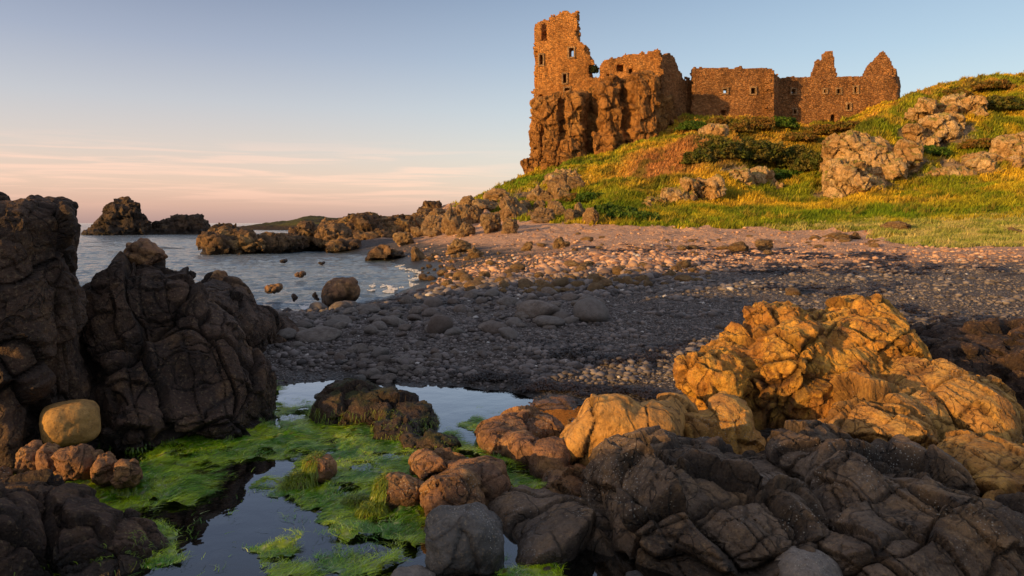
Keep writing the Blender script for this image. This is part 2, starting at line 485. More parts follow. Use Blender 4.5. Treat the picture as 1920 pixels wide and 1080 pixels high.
add = wt.n('ShaderNodeAddShader'); wt.set(add.inputs[0], bgA.outputs[0]); wt.set(add.inputs[1], bgB.outputs[0])
wo = wt.n('ShaderNodeOutputWorld'); wt.set(wo.inputs[0], add.outputs[0])
SC.view_settings.view_transform = 'Standard'; SC.view_settings.look = 'None'; SC.view_settings.exposure = 0; SC.view_settings.gamma = 1
SC.render.engine = 'CYCLES'
SC.cycles.use_denoising = True
SC.cycles.max_bounces = 6; SC.cycles.diffuse_bounces = 2; SC.cycles.glossy_bounces = 3; SC.cycles.transparent_max_bounces = 10; SC.cycles.transmission_bounces = 3
SC.cycles.caustics_reflective = False; SC.cycles.caustics_refractive = False

# ------------------------------------------------------------------ ground: one height field through control points
CP = []
def cw(*pts): CP.extend([np.array(p, float) for p in pts])
def cp(*pts): CP.extend([P(*p) for p in pts])
cw((-3, 3.5, -.2), (-1, 3, -.25), (-2, 4.2, -.22), (-.9, 4.3, -.25), (0, 4, -.15), (-2.5, 5.5, -.15), (-1, 6.3, -.2), (-.2, 7, -.13), (-2.2, 7, -.16), (-1, 5.2, -.17), (-4, 5, .1), (-4, 7, .3), (1.2, 4.5, -.05), (.5, 5.8, -.08), (2, 3, 0), (3, 5, -.05), (5, 5, .0), (6, 8, .2), (2, 4, -.1), (3.5, 3.5, -.1),
   (-2.62, 7.9, .0), (-1.25, 8.0, .0), (.11, 7.4, .0), (1.2, 7.2, .04), (-2.8, 9, .12), (-1.3, 9, .15), (.2, 8.4, .12), (2, 8.4, .2), (-2.6, 11, .2), (0, 11, .25), (3, 11, .35), (7, 12, .5), (-5, 10, .35), (-6, 13, .1), (-9, 17, -.5),
   (-3.6, 14, .08), (-4.6, 17, -.35), (-6.5, 20, -.9), (-2.2, 17, .12), (0, 17, .4), (4, 17, .5), (9, 17, .6), (15, 18, .8), (-3.4, 21, -.25), (-1.5, 21, .2), (-3.6, 26, -.2), (-6, 26, -.8), (-2, 26, .08), (0, 26, .45), (5, 26, .7), (12, 26, .85), (19, 28, .9), (26, 28, 1.4),
   (-5.5, 34, -.22), (-3.5, 33, .1), (-8.7, 43, -.25), (-12, 38, -1), (-5, 40, .3), (0, 40, .9), (8, 40, 1.1), (15, 40, 1.2), (24, 36, 1.2), (34, 40, 2.0), (-20, 30, -1.2), (-30, 60, -1.2), (-22, 45, -1), (-60, 100, -1.5), (-7, 52, .6), (-12, 55, .3), (-16, 60, .4), (-9, 64, 1.4), (-4, 56, 1.2),
   (3, 112, 4), (14, 116, 11), (32, 120, 14), (52, 116, 18), (70, 100, 20), (75, 70, 16), (60, 50, 8), (-20, 92, -1), (-8, 100, -1), (-16, 76, .3), (-6, 110, -1), (-40, 130, -1.5), (0, 140, 2), (60, 150, 12),
   (0, -3, .1), (3, 0, .1), (-3, 0, .0), (-6, 3, .4), (6, -2, .6), (0, -10, .5), (12, 2, .8), (12, -12, 1), (-12, -12, .5), (-14, 2, 0), (-16, 12, -.6))
cp((900, 425, 48), (1000, 421, 48), (1130, 421, 46), (1250, 426, 44), (1450, 428, 42), (1650, 427, 40), (1350, 388, 52), (1550, 374, 56), (1800, 352, 54), (1920, 347, 50), (1250, 398, 50), (1450, 366, 58),
   (880, 390, 72), (930, 361, 79), (985, 328, 88), (905, 402, 62), (1000, 392, 58), (1050, 372, 62), (1050, 332, 76), (1100, 302, 86), (1000, 338, 84), (1240, 246, 89), (1200, 270, 84), (1150, 300, 76), (1150, 340, 66), (1150, 382, 56),
   (1270, 290, 71), (1350, 258, 73), (1410, 262, 74), (1300, 330, 62), (1260, 352, 59), (1250, 382, 54), (1330, 320, 62), (1390, 320, 64), (1300, 226, 91), (1400, 214, 91.5), (1450, 222, 91.5), (1500, 238, 93.5), (1600, 226, 93.5), (1690, 188, 94),
   (1470, 310, 80), (1530, 300, 80), (1480, 262, 87), (1550, 268, 86), (1450, 348, 64), (1530, 338, 66), (1420, 300, 80),
   (1575, 355, 59), (1585, 300, 62), (1625, 232, 67), (1700, 190, 73), (1760, 170, 75), (1820, 155, 77), (1920, 140, 79), (1700, 292, 63), (1780, 222, 69), (1850, 252, 65), (1910, 222, 68), (1800, 305, 60), (1900, 315, 58), (1700, 345, 58), (1850, 190, 73), (2050, 130, 82), (2050, 250, 62))
CP = np.array(CP)

def rbf_fit(P2, z, reg=.4):
    d = np.sqrt(((P2[:, None] - P2[None]) ** 2).sum(-1))
    K = d + 0.0
    n = len(P2)
    A = np.zeros((n + 3, n + 3)); A[:n, :n] = -K + 0 * np.eye(n); A[:n, n] = 1; A[:n, n + 1:n + 3] = P2; A[n:, :n] = A[:n, n:].T
    A[:n, :n] -= np.eye(n) * 0
    return np.linalg.solve(A + 1e-9 * np.eye(n + 3), np.concatenate([z, [0, 0, 0]]))
SCL = 1.0
RW = rbf_fit(CP[:, :2], CP[:, 2])
def rbf_eval(x, y):
    r = np.zeros(len(x))
    for a in range(0, len(x), 40000):
        xx, yy = x[a:a + 40000].astype(np.float32), y[a:a + 40000].astype(np.float32)
        d = np.sqrt((xx[:, None] - CP[None, :, 0].astype(np.float32)) ** 2 + (yy[:, None] - CP[None, :, 1].astype(np.float32)) ** 2 + .02)
        r[a:a + 40000] = -d @ RW[:len(CP)].astype(np.float32) + RW[len(CP)] + RW[-2] * xx + RW[-1] * yy
    return r

SHADE_HUMPS = [(-13.5, 10, 3.5, 3.2, 2.5), (-9.5, 6.8, 2.6, 2.2, 3.8), (-8, -3.2, 3.2, 2.2, 2.65), (-9.5, .8, 2.0, 2.2, 1.0), (-12, -8, 4, 3, 2.3)]  # unseen humps left of and behind the viewer, added to cast shade
HOLLOWS = [(1475, 300, 79, 5.5, 6.5, 3.6), (1745, 275, 63.5, 2.5, 3, 1.3), (1590, 262, 84, 5, 5, 1.0), (1160, 335, 69, 2.2, 4, .8), (1650, 285, 64, 4.0, 4.5, -1.8), (1320, 292, 69, 3.6, 3.6, -1.2)]
FOOT = [P(850, 400, 74)[:2], P(905, 410, 60)[:2], P(1000, 416, 50)[:2], P(1130, 422, 46)[:2], P(1250, 427, 44)[:2], P(1450, 431, 42)[:2], P(1650, 434, 38)[:2], P(1672, 455, 31)[:2], P(1750, 468, 27)[:2], P(1960, 472, 26)[:2], (40, 24), (90, 20), (110, 160), (0, 160), (-8, 108), (-5, 90)]

def ground_h(x, y):
    z = rbf_eval(x, y)
    for bx, by, rx, ry, hh in SHADE_HUMPS:
        z = np.maximum(z, z * 0 + hh * np.exp(-(((x - bx) / rx) ** 2 + ((y - by) / ry) ** 2) ** 1.6) + .25 * fbm(xy3(x, y) * .8, 3, 5) * np.exp(-(((x - bx) / rx) ** 2 + ((y - by) / ry) ** 2) ** 1.6) - .3)
    far = sstep(18, 50, y)
    beach = sstep(22, 30, y) * sstep(60, 46, y) * sstep(-3, 2, x)
    hill = sstep(48, 60, y)
    for hx, hy, hY, rx, ry, dd in HOLLOWS:
        c = P(hx, hy, hY); z = z - dd * np.exp(-(((x - c[0]) / rx) ** 2 + ((y - c[1]) / ry) ** 2))
    p = xy3(x, y)
    z = z + .035 * fbm(p * 1.3, 4, 40) * (1 - hill) + .012 * fbm(p * 6, 3, 44) * (1 - far)
    z = z + beach * .30 * np.maximum(0, fbm(p * np.array([.5, .95, 1], np.float32), 4, 60) - .15)
    z = z + hill * (.8 * fbm(p * .2, 4, 70) + .3 * fbm(p * .8, 3, 75) ) * sstep(-1.5, 2, z)
    return z

def gridaxis(segs):
    out = [np.arange(a, b, s) for a, b, s in segs]
    return np.concatenate(out)
gx = gridaxis([(-120, -30, 6), (-30, -14, .8), (-14, -5, .25), (-5, 5, .07), (5, 14, .12), (14, 60, .3), (60, 125, 4)])
gy = gridaxis([(-25, -2, 1.), (-2, 3, .3), (3, 12, .06), (12, 26, .1), (26, 50, .2), (50, 105, .33), (105, 170, 3)])
GX, GY = np.meshgrid(gx, gy)
gxf, gyf = GX.ravel(), GY.ravel()
gz = ground_h(gxf, gyf)
nyg, nxg = GX.shape
ii = (np.arange(nyg - 1)[:, None] * nxg + np.arange(nxg - 1)[None]).ravel()
gq = np.stack([ii, ii + 1, ii + 1 + nxg, ii + nxg], -1)
def zat(x, y):
    x = np.atleast_1d(np.asarray(x, float)); y = np.atleast_1d(np.asarray(y, float))
    i = np.clip(np.searchsorted(gx, x) - 1, 0, nxg - 2); j = np.clip(np.searchsorted(gy, y) - 1, 0, nyg - 2)
    u = np.clip((x - gx[i]) / (gx[i + 1] - gx[i]), 0, 1); v = np.clip((y - gy[j]) / (gy[j + 1] - gy[j]), 0, 1)
    Z = gz.reshape(nyg, nxg)
    return (Z[j, i] * (1 - u) + Z[j, i + 1] * u) * (1 - v) + (Z[j + 1, i] * (1 - u) + Z[j + 1, i + 1] * u) * v
jn = fbm(xy3(gxf, gyf) * .7, 3, 90)
grassv = inpoly(gxf + 0.9 * jn, gyf + 1.4 * fbm(xy3(gxf, gyf) * .5, 3, 93), FOOT) & (gz > .35)
gm = grassv[gq].sum(1) >= 2

# hillside colours by vegetation, plus painted gully shade, in world space
def blob(x, y, px, py, Y, rx, ry):
    c = P(px, py, Y)
    return np.exp(-(((x - c[0]) / rx) ** 2 + ((y - c[1]) / ry) ** 2))
ROCKY = [(1600, 345, 58, 3.2, 2.2), (1690, 330, 60, 2.5, 1.8), (1760, 255, 66, 3.0, 2.6), (1720, 270, 64, 2.0, 2.0), (1800, 205, 70, 2.0, 2.0), (1820, 325, 58.5, 3, 1.8), (1890, 295, 60, 2.6, 1.8), (1280, 372, 56, 2.6, 1.6), (1400, 340, 63, 3, 1.5), (1040, 345, 73, 2.5, 2.5), (960, 375, 68, 3, 3), (900, 390, 66, 3, 4), (1000, 400, 56, 3, 2)]
def rockmask(x, y):
    m = 0
    for a in ROCKY: m = np.maximum(m, blob(x, y, *a))
    return sstep(.32, .6, m + .35 * fbm(xy3(x, y) * .7, 4, 119))
def veg(x, y, z):
    p = xy3(x, y)
    n1 = fbm(p * .16, 4, 101); n2 = fbm(p * .5, 3, 103)
    green = np.array([.24, .265, .015]); yel = np.array([.62, .41, .03]); rust = np.array([.46, .21, .07]); dark = np.array([.09, .105, .014]); lush = np.array([.13, .235, .01])
    f = sstep(-.35, .35, n1 + .5 * n2)[:, None]
    c = green * (1 - f) + yel * f
    r = np.clip(1.3 * blob(x, y, 1240, 305, 68, 4.2, 5) + .9 * blob(x, y, 1320, 290, 68, 3, 4) + .6 * blob(x, y, 1380, 235, 85, 6, 5) + .7 * blob(x, y, 1600, 262, 82, 5, 5) + .6 * sstep(.1, .5, n2 + .3 * n1) * sstep(10, 15, z), 0, 1)[:, None]
    c = c * (1 - r) + rust * r
    d = np.clip(1.2 * blob(x, y, 1350, 275, 73, 3.5, 3) + 1.2 * blob(x, y, 1480, 300, 79, 7, 5) + blob(x, y, 1160, 395, 52, 3, 3) + .8 * sstep(.2, .5, fbm(p * .35, 3, 110)) , 0, 1)[:, None] * .85  # blobs at mound and gully put their shade into the turf colour
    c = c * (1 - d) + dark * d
    l = np.clip(blob(x, y, 1130, 380, 56, 4, 7) + blob(x, y, 950, 370, 75, 6, 10) * .7 + blob(x, y, 1700, 395, 46, 14, 4) + .8 * blob(x, y, 1000, 345, 82, 8, 4) + blob(x, y, 1740, 260, 64, 3, 4), 0, 1)[:, None] * .75
    c = c * (1 - l) + lush * l
    rk = rockmask(x, y)[:, None]
    c = c * (1 - rk) + np.array([.5, .34, .21]) * rk * (.7 + .5 * fbm(p * 1.3, 3, 118))[:, None]
    return c * (1 + .35 * fbm(p * 2.2, 3, 115))[:, None].clip(.5, 1.6)
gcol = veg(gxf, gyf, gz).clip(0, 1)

def hill_mat():
    m, t = nmat('hillside_turf')
    v = t.geo()
    c = t.attr('col', 'Color')
    n = t.noise(v, 2.2, 6, .65)
    c = t.mix(t.ramp(n, .35, .7, 0, .7), c, t.mix(.75, c, (.03, .03, .008)))
    c = t.mix(t.ramp(t.noise(v, 7, 4, .6), .5, .75, 0, .5), c, t.mix(.5, c, (.4, .3, .1)))
    h = t.math('ADD', t.noise(v, 1.6, 7, .7), t.math('MULTIPLY', t.noise(v, 8, 4, .7), .35))
    t.out(t.principled(c, .9, t.bump(h, .9, .5), .1))
    return m
def beach_mat():
    m, t = nmat('beach_shingle')
    v = t.geo()
    px, py, pz = t._sep(v)
    warp = t.mix(.04, v, t.noise(v, 5, 3, .5, 0, 'Color'))
    cell = t.voro(warp, 26, 'F1', 'Color'); dist = t.voro(warp, 26, 'F1')
    cell2 = t.voro(warp, 60, 'F1', 'Color'); dist2 = t.voro(warp, 60, 'F1')
    cr = t._sep(cell)
    n = t.noise(v, .8, 5, .6)
    base = t.mix(t.ramp(n, .35, .65), (.10, .07, .058), (.19, .14, .12))
    pe = t.mix(cr[0], t.mix(.55, base, (.03, .022, .022)), t.mix(.6, base, (.30, .25, .22)))
    c = t.mix(t.ramp(dist, .55, .35), t.mix(.6, pe, (.02, .016, .015)), pe)
    c = t.mix(t.ramp(t._sep(cell2)[1], .88, .97), c, (.45, .40, .37))
    # farther up the beach: pale pinkish sand and broken shell
    up = t.ramp(t.math('ADD', t.math('MULTIPLY', pz, 1.), t.math('MULTIPLY', t.math('SUBTRACT', n, .5), .9)), .38, .8)
    sand = t.mix(t.ramp(t.noise(v, 2.6, 6, .7), .3, .7), (.54, .27, .155), (.84, .49, .30))
    sand = t.mix(t.ramp(cr[1], .55, .95, 0, .8), sand, (.74, .54, .42))
    sand = t.mix(t.ramp(t.noise(t.map(v, (.35, 1.4, 1)), 1.1, 6, .7, .6), .56, .68, 0, .75), sand, (.07, .038, .028))
    c = t.mix(t.math('MULTIPLY', up, t.ramp(py, 17, 23)), c, sand)
    # wrack: dark weed stains
    wr = t.ramp(t.noise(t.map(v, (.5, 1.1, 1)), .9, 7, .72, .5), .57, .66, 0, .75)
    c = t.mix(t.math('MULTIPLY', wr, t.ramp(py, 24, 17)), c, (.022, .012, .012))
    wet = t.ramp(pz, .13, -.02)
    c = t.mix(wet, c, t.mix(.72, c, (.008, .008, .006)))
    # under water
    uw = t.ramp(pz, -.02, -.12)
    c = t.mix(t.math('MULTIPLY', uw, .6), c, (.02, .024, .014))
    h = t.math('ADD', t.math('MULTIPLY', t.ramp(dist, .6, 0), .6), t.math('ADD', t.math('MULTIPLY', t.ramp(dist2, .6, 0), .25), t.math('MULTIPLY', t.noise(v, 4, 6, .6), .8)))
    nr = t.bump(h, 1., .05)
    nr = t.bump(t.math('MULTIPLY', t.noise(v, 1.7, 8, .75), t.ramp(py, 15, 24)), 1., .22, nr)
    t.out(t.principled(c, t.math('SUBTRACT', .85, t.math('MULTIPLY', wet, .5)), nr, .3))
    return m
def split(mask, name, mat, label, attrs=None):
    q = gq[mask]
    u, inv = np.unique(q, return_inverse=True)
    v = np.stack([gxf[u], gyf[u], gz[u]], -1)
    o = obj(name, mesh(name, v, inv.reshape(-1, 4), mat=mat, attrs={'col': gcol[u]}))
    tag(o, label, kind='structure')
    return o
split(~gm, 'beach', beach_mat(), 'dark shingle and pinkish sand beach running from the rock pools to the grass')
split(gm, 'hillside', hill_mat(), 'steep grassy hillside below the ruined castle')

# ------------------------------------------------------------------ water
def water_sea():
    m, t = nmat('sea_water')
    v = t.geo()
    n = t.math('ADD', t.noise(t.map(v, (.55, 1.0, 1)), 1.5, 5, .6, .6), t.math('MULTIPLY', t.noise(t.map(v, (.6, 1.2, 1)), 5.5, 4, .6, .3), .35))
    nr = t.bump(n, 1.0, .19)
    c = t.mix(t.ramp(t.noise(v, .09, 3), .4, .65), (.11, .15, .185), (.17, .21, .245))
    sh = t.principled(c, .12, nr, .5, IOR=1.33)
    t.out(sh); return m
tt = np.concatenate([np.linspace(0, .5, 520), np.linspace(.5, 1, 90)[1:]])
Ys = 13 * (16000 / 13) ** tt
us = np.concatenate([np.linspace(-4, -1, 40)[:-1], np.linspace(-1, .15, 420), np.linspace(.15, 3, 20)[1:]])
SY, SU = np.meshgrid(Ys, us, indexing='ij')
sx_, sy_ = (SU * SY).ravel(), SY.ravel()
fade = sstep(260, 40, sy_)
pw = xy3(sx_, sy_)
wz = fade * (.06 * fbm(pw * np.array([.55, 1.1, 1], np.float32), 3, 201) + .03 * (1 - 2 * np.abs(fbm(pw * np.array([1.2, 2.2, 1], np.float32), 3, 205))))
ny_, nx_ = SY.shape
i2 = (np.arange(ny_ - 1)[:, None] * nx_ + np.arange(nx_ - 1)[None]).ravel()
sea = obj('sea', mesh('sea', np.stack([sx_, sy_, wz - .22], -1), np.stack([i2, i2 + 1, i2 + 1 + nx_, i2 + nx_], -1), mat=water_sea()))
tag(sea, 'choppy blue grey sea running out to the horizon', kind='structure')

def water_pool():
    m, t = nmat('pool_water')
    v = t.geo()
    nr = t.bump(t.noise(v, 3.0, 3, .5), .06, .05)
    fr = t.n('ShaderNodeFresnel'); fr.inputs[0].default_value = 1.36; t.set(fr.inputs['Normal'], nr)
    gl = t.n('ShaderNodeBsdfGlossy'); gl.inputs['Roughness'].default_value = .015; t.set(gl.inputs['Normal'], nr); t.set(gl.inputs[0], (.95, .97, 1))
    tr = t.n('ShaderNodeBsdfTransparent'); t.set(tr.inputs[0], (.55, .62, .6))
    mx = t.n('ShaderNodeMixShader'); t.set(mx.inputs[0], t.math('MULTIPLY', fr.outputs[0], 2.2, clamp=True)); t.set(mx.inputs[1], tr.outputs[0]); t.set(mx.inputs[2], gl.outputs[0])
    t.out(mx.outputs[0]); return m
pv = np.array([(-6, 2, 0), (4, 2, 0), (4, 8.6, 0), (-6, 8.6, 0)], float)
tag(obj('rock_pool_water', mesh('rock_pool_water', pv, np.array([[0, 1, 2, 3]]), mat=water_pool())), 'still water of the rock pool mirroring the sky', kind='structure')

# ------------------------------------------------------------------ foreground rocks
crag = rock('sea_crag', [LB(-70, 60, 362, 930, 5.75, 1.7, 5), LB(46, 132, 364, 650, 6.0, 1.5, 5), LB(10, 146, 460, 900, 6.05, 1.5, 4), LB(-320, 10, 366, 930, 6.3, 2.2, 5), LB(-900, -250, 320, 930, 8.0, 2.4, 4), LB(-30, 60, 580, 900, 5.5, .8, 3),  # far left lobes lie out of view, added to shade the beach
                           LB(60, 170, 640, 870, 6.0, 1.0, 3), LB(2, 44, 790, 890, 5.1, .35, 3), LB(-40, 30, 720, 890, 5.25, .6, 3), LB(40, 200, 830, 900, 5.5, .5, 3)], M_CRAG,
            'tall dark split crag rising at the left edge beside the sea', 'crag', disp=[('joint', .7, .08), ('block', .8, .05, (1, 1, .45)), ('joint', .22, .018), ('fbm', .6, .05), ('ridge', .2, .014), ('fbm', .07, .007)], seed=3, k=.03)
mound = rock('rock_mound', [LB(150, 330, 490, 900, 6.9, 1.8, 2.8), LB(270, 400, 495, 860, 7.0, 1.8, 2.6), LB(330, 462, 570, 850, 6.8, 1.6, 2.6), LB(390, 512, 655, 830, 6.6, 1.2, 2.6), LB(180, 320, 640, 870, 6.2, 1.0), LB(200, 300, 735, 870, 5.75, .6, 2.6, 20),
                            LB(140, 230, 570, 860, 6.4, 1.0), LB(280, 430, 720, 850, 6.2, .8), LB(225, 300, 476, 560, 7.1, .7), LB(330, 375, 495, 600, 7.2, .6), LB(330, 470, 745, 845, 6.0, .6)], M_CRAG,
             'broad dark brown rock mound sloping down to the green pool weed', 'rock', disp=JOINT, seed=5, k=.05)
rock('pinnacle_stone', [LB(232, 290, 443, 505, 7.15, .4, 3, 8), LB(272, 318, 466, 496, 7.15, .3, 3)], M_RED, 'pointed brown stone perched on top of the dark rock mound', 'stone', disp=[('cell', .3, .03), ('fbm', .2, .03), ('fbm', .05, .006)], seed=9, vox=.014)
rock('shore_ledge', [LB(370, 470, 530, 660, 9.3, 2.2), LB(420, 520, 575, 660, 9.6, 2.4), LB(380, 450, 515, 600, 9.6, 1.2), LB(330, 420, 540, 700, 8.6, 1.6), LB(470, 560, 600, 670, 10.4, 2.0)], M_CRAG,
     'dark weedy ledge sloping from the mound to the water edge', 'rock', disp=DISP, seed=12)
rock('pointed_stone', [LB(388, 432, 502, 545, 9.5, .35, 2.4, 6)], M_RED, 'small pointed reddish stone on the dark ledge', 'stone', disp=SMOOTH + [('cell', .2, .03)], seed=13, vox=.02)
rock('wedged_boulder', [LB(75, 190, 747, 838, 5.3, .44, 3.4, -4)], M_OCHRE, 'smooth rounded ochre boulder wedged below the dark crag', 'boulder', disp=[('fbm', .3, .02), ('fbm', .06, .002)], seed=14, vox=.012, sm=4)

for i, (b, nm) in enumerate([((30, 84, 826, 900, 4.85, .28), 'leftmost of the row of lumpy orange stones under the ochre boulder'), ((66, 118, 830, 898, 4.82, .26), 'second lumpy stone from the left under the ochre boulder'),
                             ((104, 174, 832, 904, 4.8, .3), 'widest lumpy orange stone directly under the ochre boulder'), ((150, 198, 842, 896, 4.85, .24), 'small lumpy stone right of the widest one under the ochre boulder'),
                             ((172, 226, 846, 912, 4.75, .27), 'round lumpy stone with yellow weed at its foot'), ((208, 266, 858, 918, 4.7, .27), 'knobbly dark stone at the right end of the lumpy row')]):
    rock('lumpy_stone', [LB(*b, 2.6)], M_RED, nm, 'stone', 'row of lumpy stones below the ochre boulder', disp=[('joint', .11, .018), ('fbm', .14, .022), ('ridge', .08, .006), ('fbm', .03, .003)], seed=20 + i, vox=.01, k=.03)
for i, (b, nm) in enumerate([((-20, 42, 912, 952, 4.4, .25), 'low reddish stone at the left edge among green weed'), ((58, 104, 914, 948, 4.4, .2), 'small pair-split reddish stone in weed above the dark corner rock'), ((-30, 30, 872, 912, 4.7, .25), 'dark weedy stone at the left edge below the crag')]):
    rock('weedy_stone', [LB(*b, 2.4)], M_RED, nm, 'stone', 'stones among the weed at the left edge', disp=[('block', .12, .012), ('fbm', .1, .015)], seed=30 + i, vox=.01, k=.03)
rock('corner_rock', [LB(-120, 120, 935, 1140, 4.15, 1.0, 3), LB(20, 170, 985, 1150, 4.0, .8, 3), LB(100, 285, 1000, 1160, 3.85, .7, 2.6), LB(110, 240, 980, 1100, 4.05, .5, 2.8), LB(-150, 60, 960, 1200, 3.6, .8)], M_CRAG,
     'black jointed rock filling the lower left corner', 'rock', disp=JOINT, seed=34, vox=.014)

pool_rock = rock('pool_rock', [LB(588, 700, 726, 850, 6.6, .6, 2.6, 8), LB(625, 765, 718, 840, 6.65, .7, 2.6, 10), LB(715, 834, 750, 845, 6.4, .6, 2.6, 8), LB(690, 785, 780, 855, 6.05, .4), LB(745, 820, 808, 860, 5.75, .3), LB(800, 870, 816, 866, 5.6, .3)], M_MOSSY,
                 'low mossy brown rock lying across the far pool', 'rock', disp=[('block', .4, .07), ('block', .15, .018), ('fbm', .3, .03), ('fbm', .05, .006)], seed=40, vox=.017)
for i, (b, nm) in enumerate([((586, 612, 734, 752, 7.1, .15), 'small dark stone touching the left end of the mossy pool rock'), ((660, 690, 700, 722, 7.95, .2), 'grey stone behind the mossy pool rock at the water edge'), ((864, 894, 700, 732, 8.25, .25), 'upright grey stone at the far edge of the pool')]):
    rock('pool_stone', [LB(*b, 2.4)], M_GREY, nm, 'stone', 'stones at the edge of the far pool', disp=[('fbm', .1, .012), ('fbm', .03, .003)], seed=45 + i, vox=.01, k=.03)
WEEDSTONES = []
for i, (b, nm) in enumerate([((570, 634, 848, 905, 4.95, .26), 'small reddish stone capped with yellow weed in the middle of the pool'), ((698, 804, 886, 960, 4.55, .32), 'reddish stone with bright yellow weed on its left side'), ((668, 732, 945, 1000, 4.4, .25), 'low stone almost covered by green weed in the near pool'),
                             ((532, 592, 884, 925, 4.85, .2), 'weed covered hump left of the yellow capped pool stone'), ((636, 704, 930, 975, 4.55, .22), 'weed covered hump below the reddish pool stone')]):
    WEEDSTONES.append(rock('weed_stone', [LB(*b, 2.3)], M_RED, nm, 'stone', 'stones rising from the green pool weed', disp=[('block', .12, .012), ('fbm', .12, .015), ('fbm', .03, .003)], seed=50 + i, vox=.01, k=.03))
rock('brown_rock', [LB(780, 908, 888, 1000, 4.4, .5, 3, -8), LB(836, 956, 864, 960, 4.65, .55, 3, 6), LB(774, 852, 852, 905, 5.0, .35, 3), LB(822, 872, 856, 905, 4.95, .3)], M_RED,
     'cracked brown rock catching sun beside the green pool weed', 'rock', disp=[('block', .36, .045), ('block', .13, .010), ('fbm', .2, .02), ('fbm', .04, .004)], seed=60, vox=.014, k=.035)
rock('low_slab', [LB(880, 1000, 925, 1010, 4.5, .5, 2.6, 10), LB(930, 1070, 942, 1080, 4.35, .8, 2.6, 10), LB(1000, 1190, 965, 1110, 4.15, .9, 2.6, 12), LB(960, 1120, 1010, 1130, 3.9, .6, 2.6)], M_BASALT,
     'low dark slab running right from behind the grey boulder', 'rock', disp=[('block', .6, .09), ('fbm', .3, .03), ('fbm', .05, .005)], seed=62, vox=.013, k=.04)
rock('grey_boulder', [LB(791, 935, 950, 1078, 3.78, .44, 3.2, -6), LB(870, 946, 965, 1078, 3.85, .4, 3)], M_GREY, 'rounded grey boulder at the front edge of the pool', 'boulder', disp=[('fbm', .25, .03), ('block', .4, .012), ('fbm', .04, .002)], seed=64, vox=.01, k=.03, sm=3)
rock('flat_stone', [LB(690, 862, 1060, 1110, 3.55, .4, 2.4)], M_PALE, 'flat pale stone cut off by the bottom edge left of the grey boulder', 'stone', disp=SMOOTH, seed=66, vox=.01)
rock('pale_boulder', [LB(1436, 1592, 1022, 1180, 3.55, .5, 2.5)], M_PALE, 'smooth pale boulder at the bottom edge under the dark outcrop', 'boulder', disp=SMOOTH, seed=67, vox=.01)
rock('edge_stone', [LB(1150, 1230, 1062, 1110, 3.55, .25, 2.4)], M_GREY, 'small grey stone at the bottom edge on the low dark slab', 'stone', disp=SMOOTH, seed=68, vox=.01)

rock('low_rocks', [LB(930, 1066, 766, 850, 6.0, .6, 2.8), LB(884, 1004, 794, 862, 5.7, .6, 2.8, 6), LB(948, 1046, 816, 880, 5.35, .4, 2.8), LB(1000, 1066, 834, 900, 5.15, .35, 2.6)], M_RED,
     'low cracked reddish rocks at the right end of the far pool', 'rock', disp=[('block', .36, .045), ('block', .13, .010), ('fbm', .25, .02), ('fbm', .04, .004)], seed=70, vox=.016, k=.04)
rock('flat_rock', [LB(985, 1090, 748, 782, 7.1, .5, 3)], M_RED, 'flat orange rock at the water edge behind the low cracked rocks', 'rock', disp=[('joint', .3, .03), ('fbm', .2, .02)], seed=71, vox=.018, k=.02)
rock('round_rock', [LB(1010, 1122, 878, 965, 4.95, .6, 2.5, 10), LB(1012, 1080, 910, 970, 4.75, .35, 2.5)], M_RED, 'round brown rock between the orange slab and the low dark slab', 'rock', disp=[('block', .3, .045), ('fbm', .2, .02), ('fbm', .04, .004)], seed=72, vox=.013, k=.03)
rock('orange_slab', [LB(1062, 1172, 732, 940, 5.4, .6, 4, 12), LB(1150, 1280, 758, 930, 5.45, .8, 4, -6), LB(1040, 1120, 800, 900, 5.3, .4, 2.8), LB(1200, 1300, 745, 850, 5.7, .6)], M_SMOOTHSLAB,
     'smooth orange sunlit slab standing behind the dark front outcrop', 'rock', disp=[('block', .5, .06), ('fbm', .3, .03), ('fbm', .06, .006)], seed=74, vox=.016, k=.05)
rock('twin_lobed_rock', [LB(1272, 1338, 768, 850, 5.6, .5, 2.6, -8), LB(1318, 1408, 740, 860, 5.7, .6, 2.6, 8), LB(1290, 1440, 800, 900, 5.7, .7)], M_SLAB, 'twin lobed orange rock below the golden outcrop', 'rock', disp=[('block', .35, .04), ('fbm', .2, .02), ('fbm', .05, .005)], seed=76, vox=.016, k=.035)
rock('golden_outcrop', [LB(1390, 1520, 556, 650, 7.2, .8, 2.6), LB(1540, 1700, 562, 660, 7.6, .9, 2.6), LB(1560, 1708, 592, 690, 7.05, .9, 2.5, 8), LB(1405, 1560, 598, 770, 6.75, 1.3, 2.5, -8), LB(1500, 1640, 640, 770, 6.75, 1.2, 2.4, 6), LB(1655, 1742, 640, 738, 6.9, .6, 2.6, -25),
                        LB(1530, 1690, 700, 775, 6.5, .7, 2.6, -14), LB(1253, 1400, 655, 750, 6.55, .9, 2.6, 8), LB(1310, 1430, 632, 725, 6.9, .8, 2.6), LB(1345, 1402, 604, 670, 7.1, .5, 2), LB(1380, 1490, 690, 800, 6.5, .5, 2.6, 22), LB(1270, 1740, 680, 920, 6.9, 1.7, 3), LB(1480, 1660, 590, 720, 7.2, 1.2, 2.6)], M_GOLD,
     'high knobbly golden lichen covered outcrop in full sun', 'rock outcrop', disp=GNARL, seed=80, vox=.0165, k=.03)
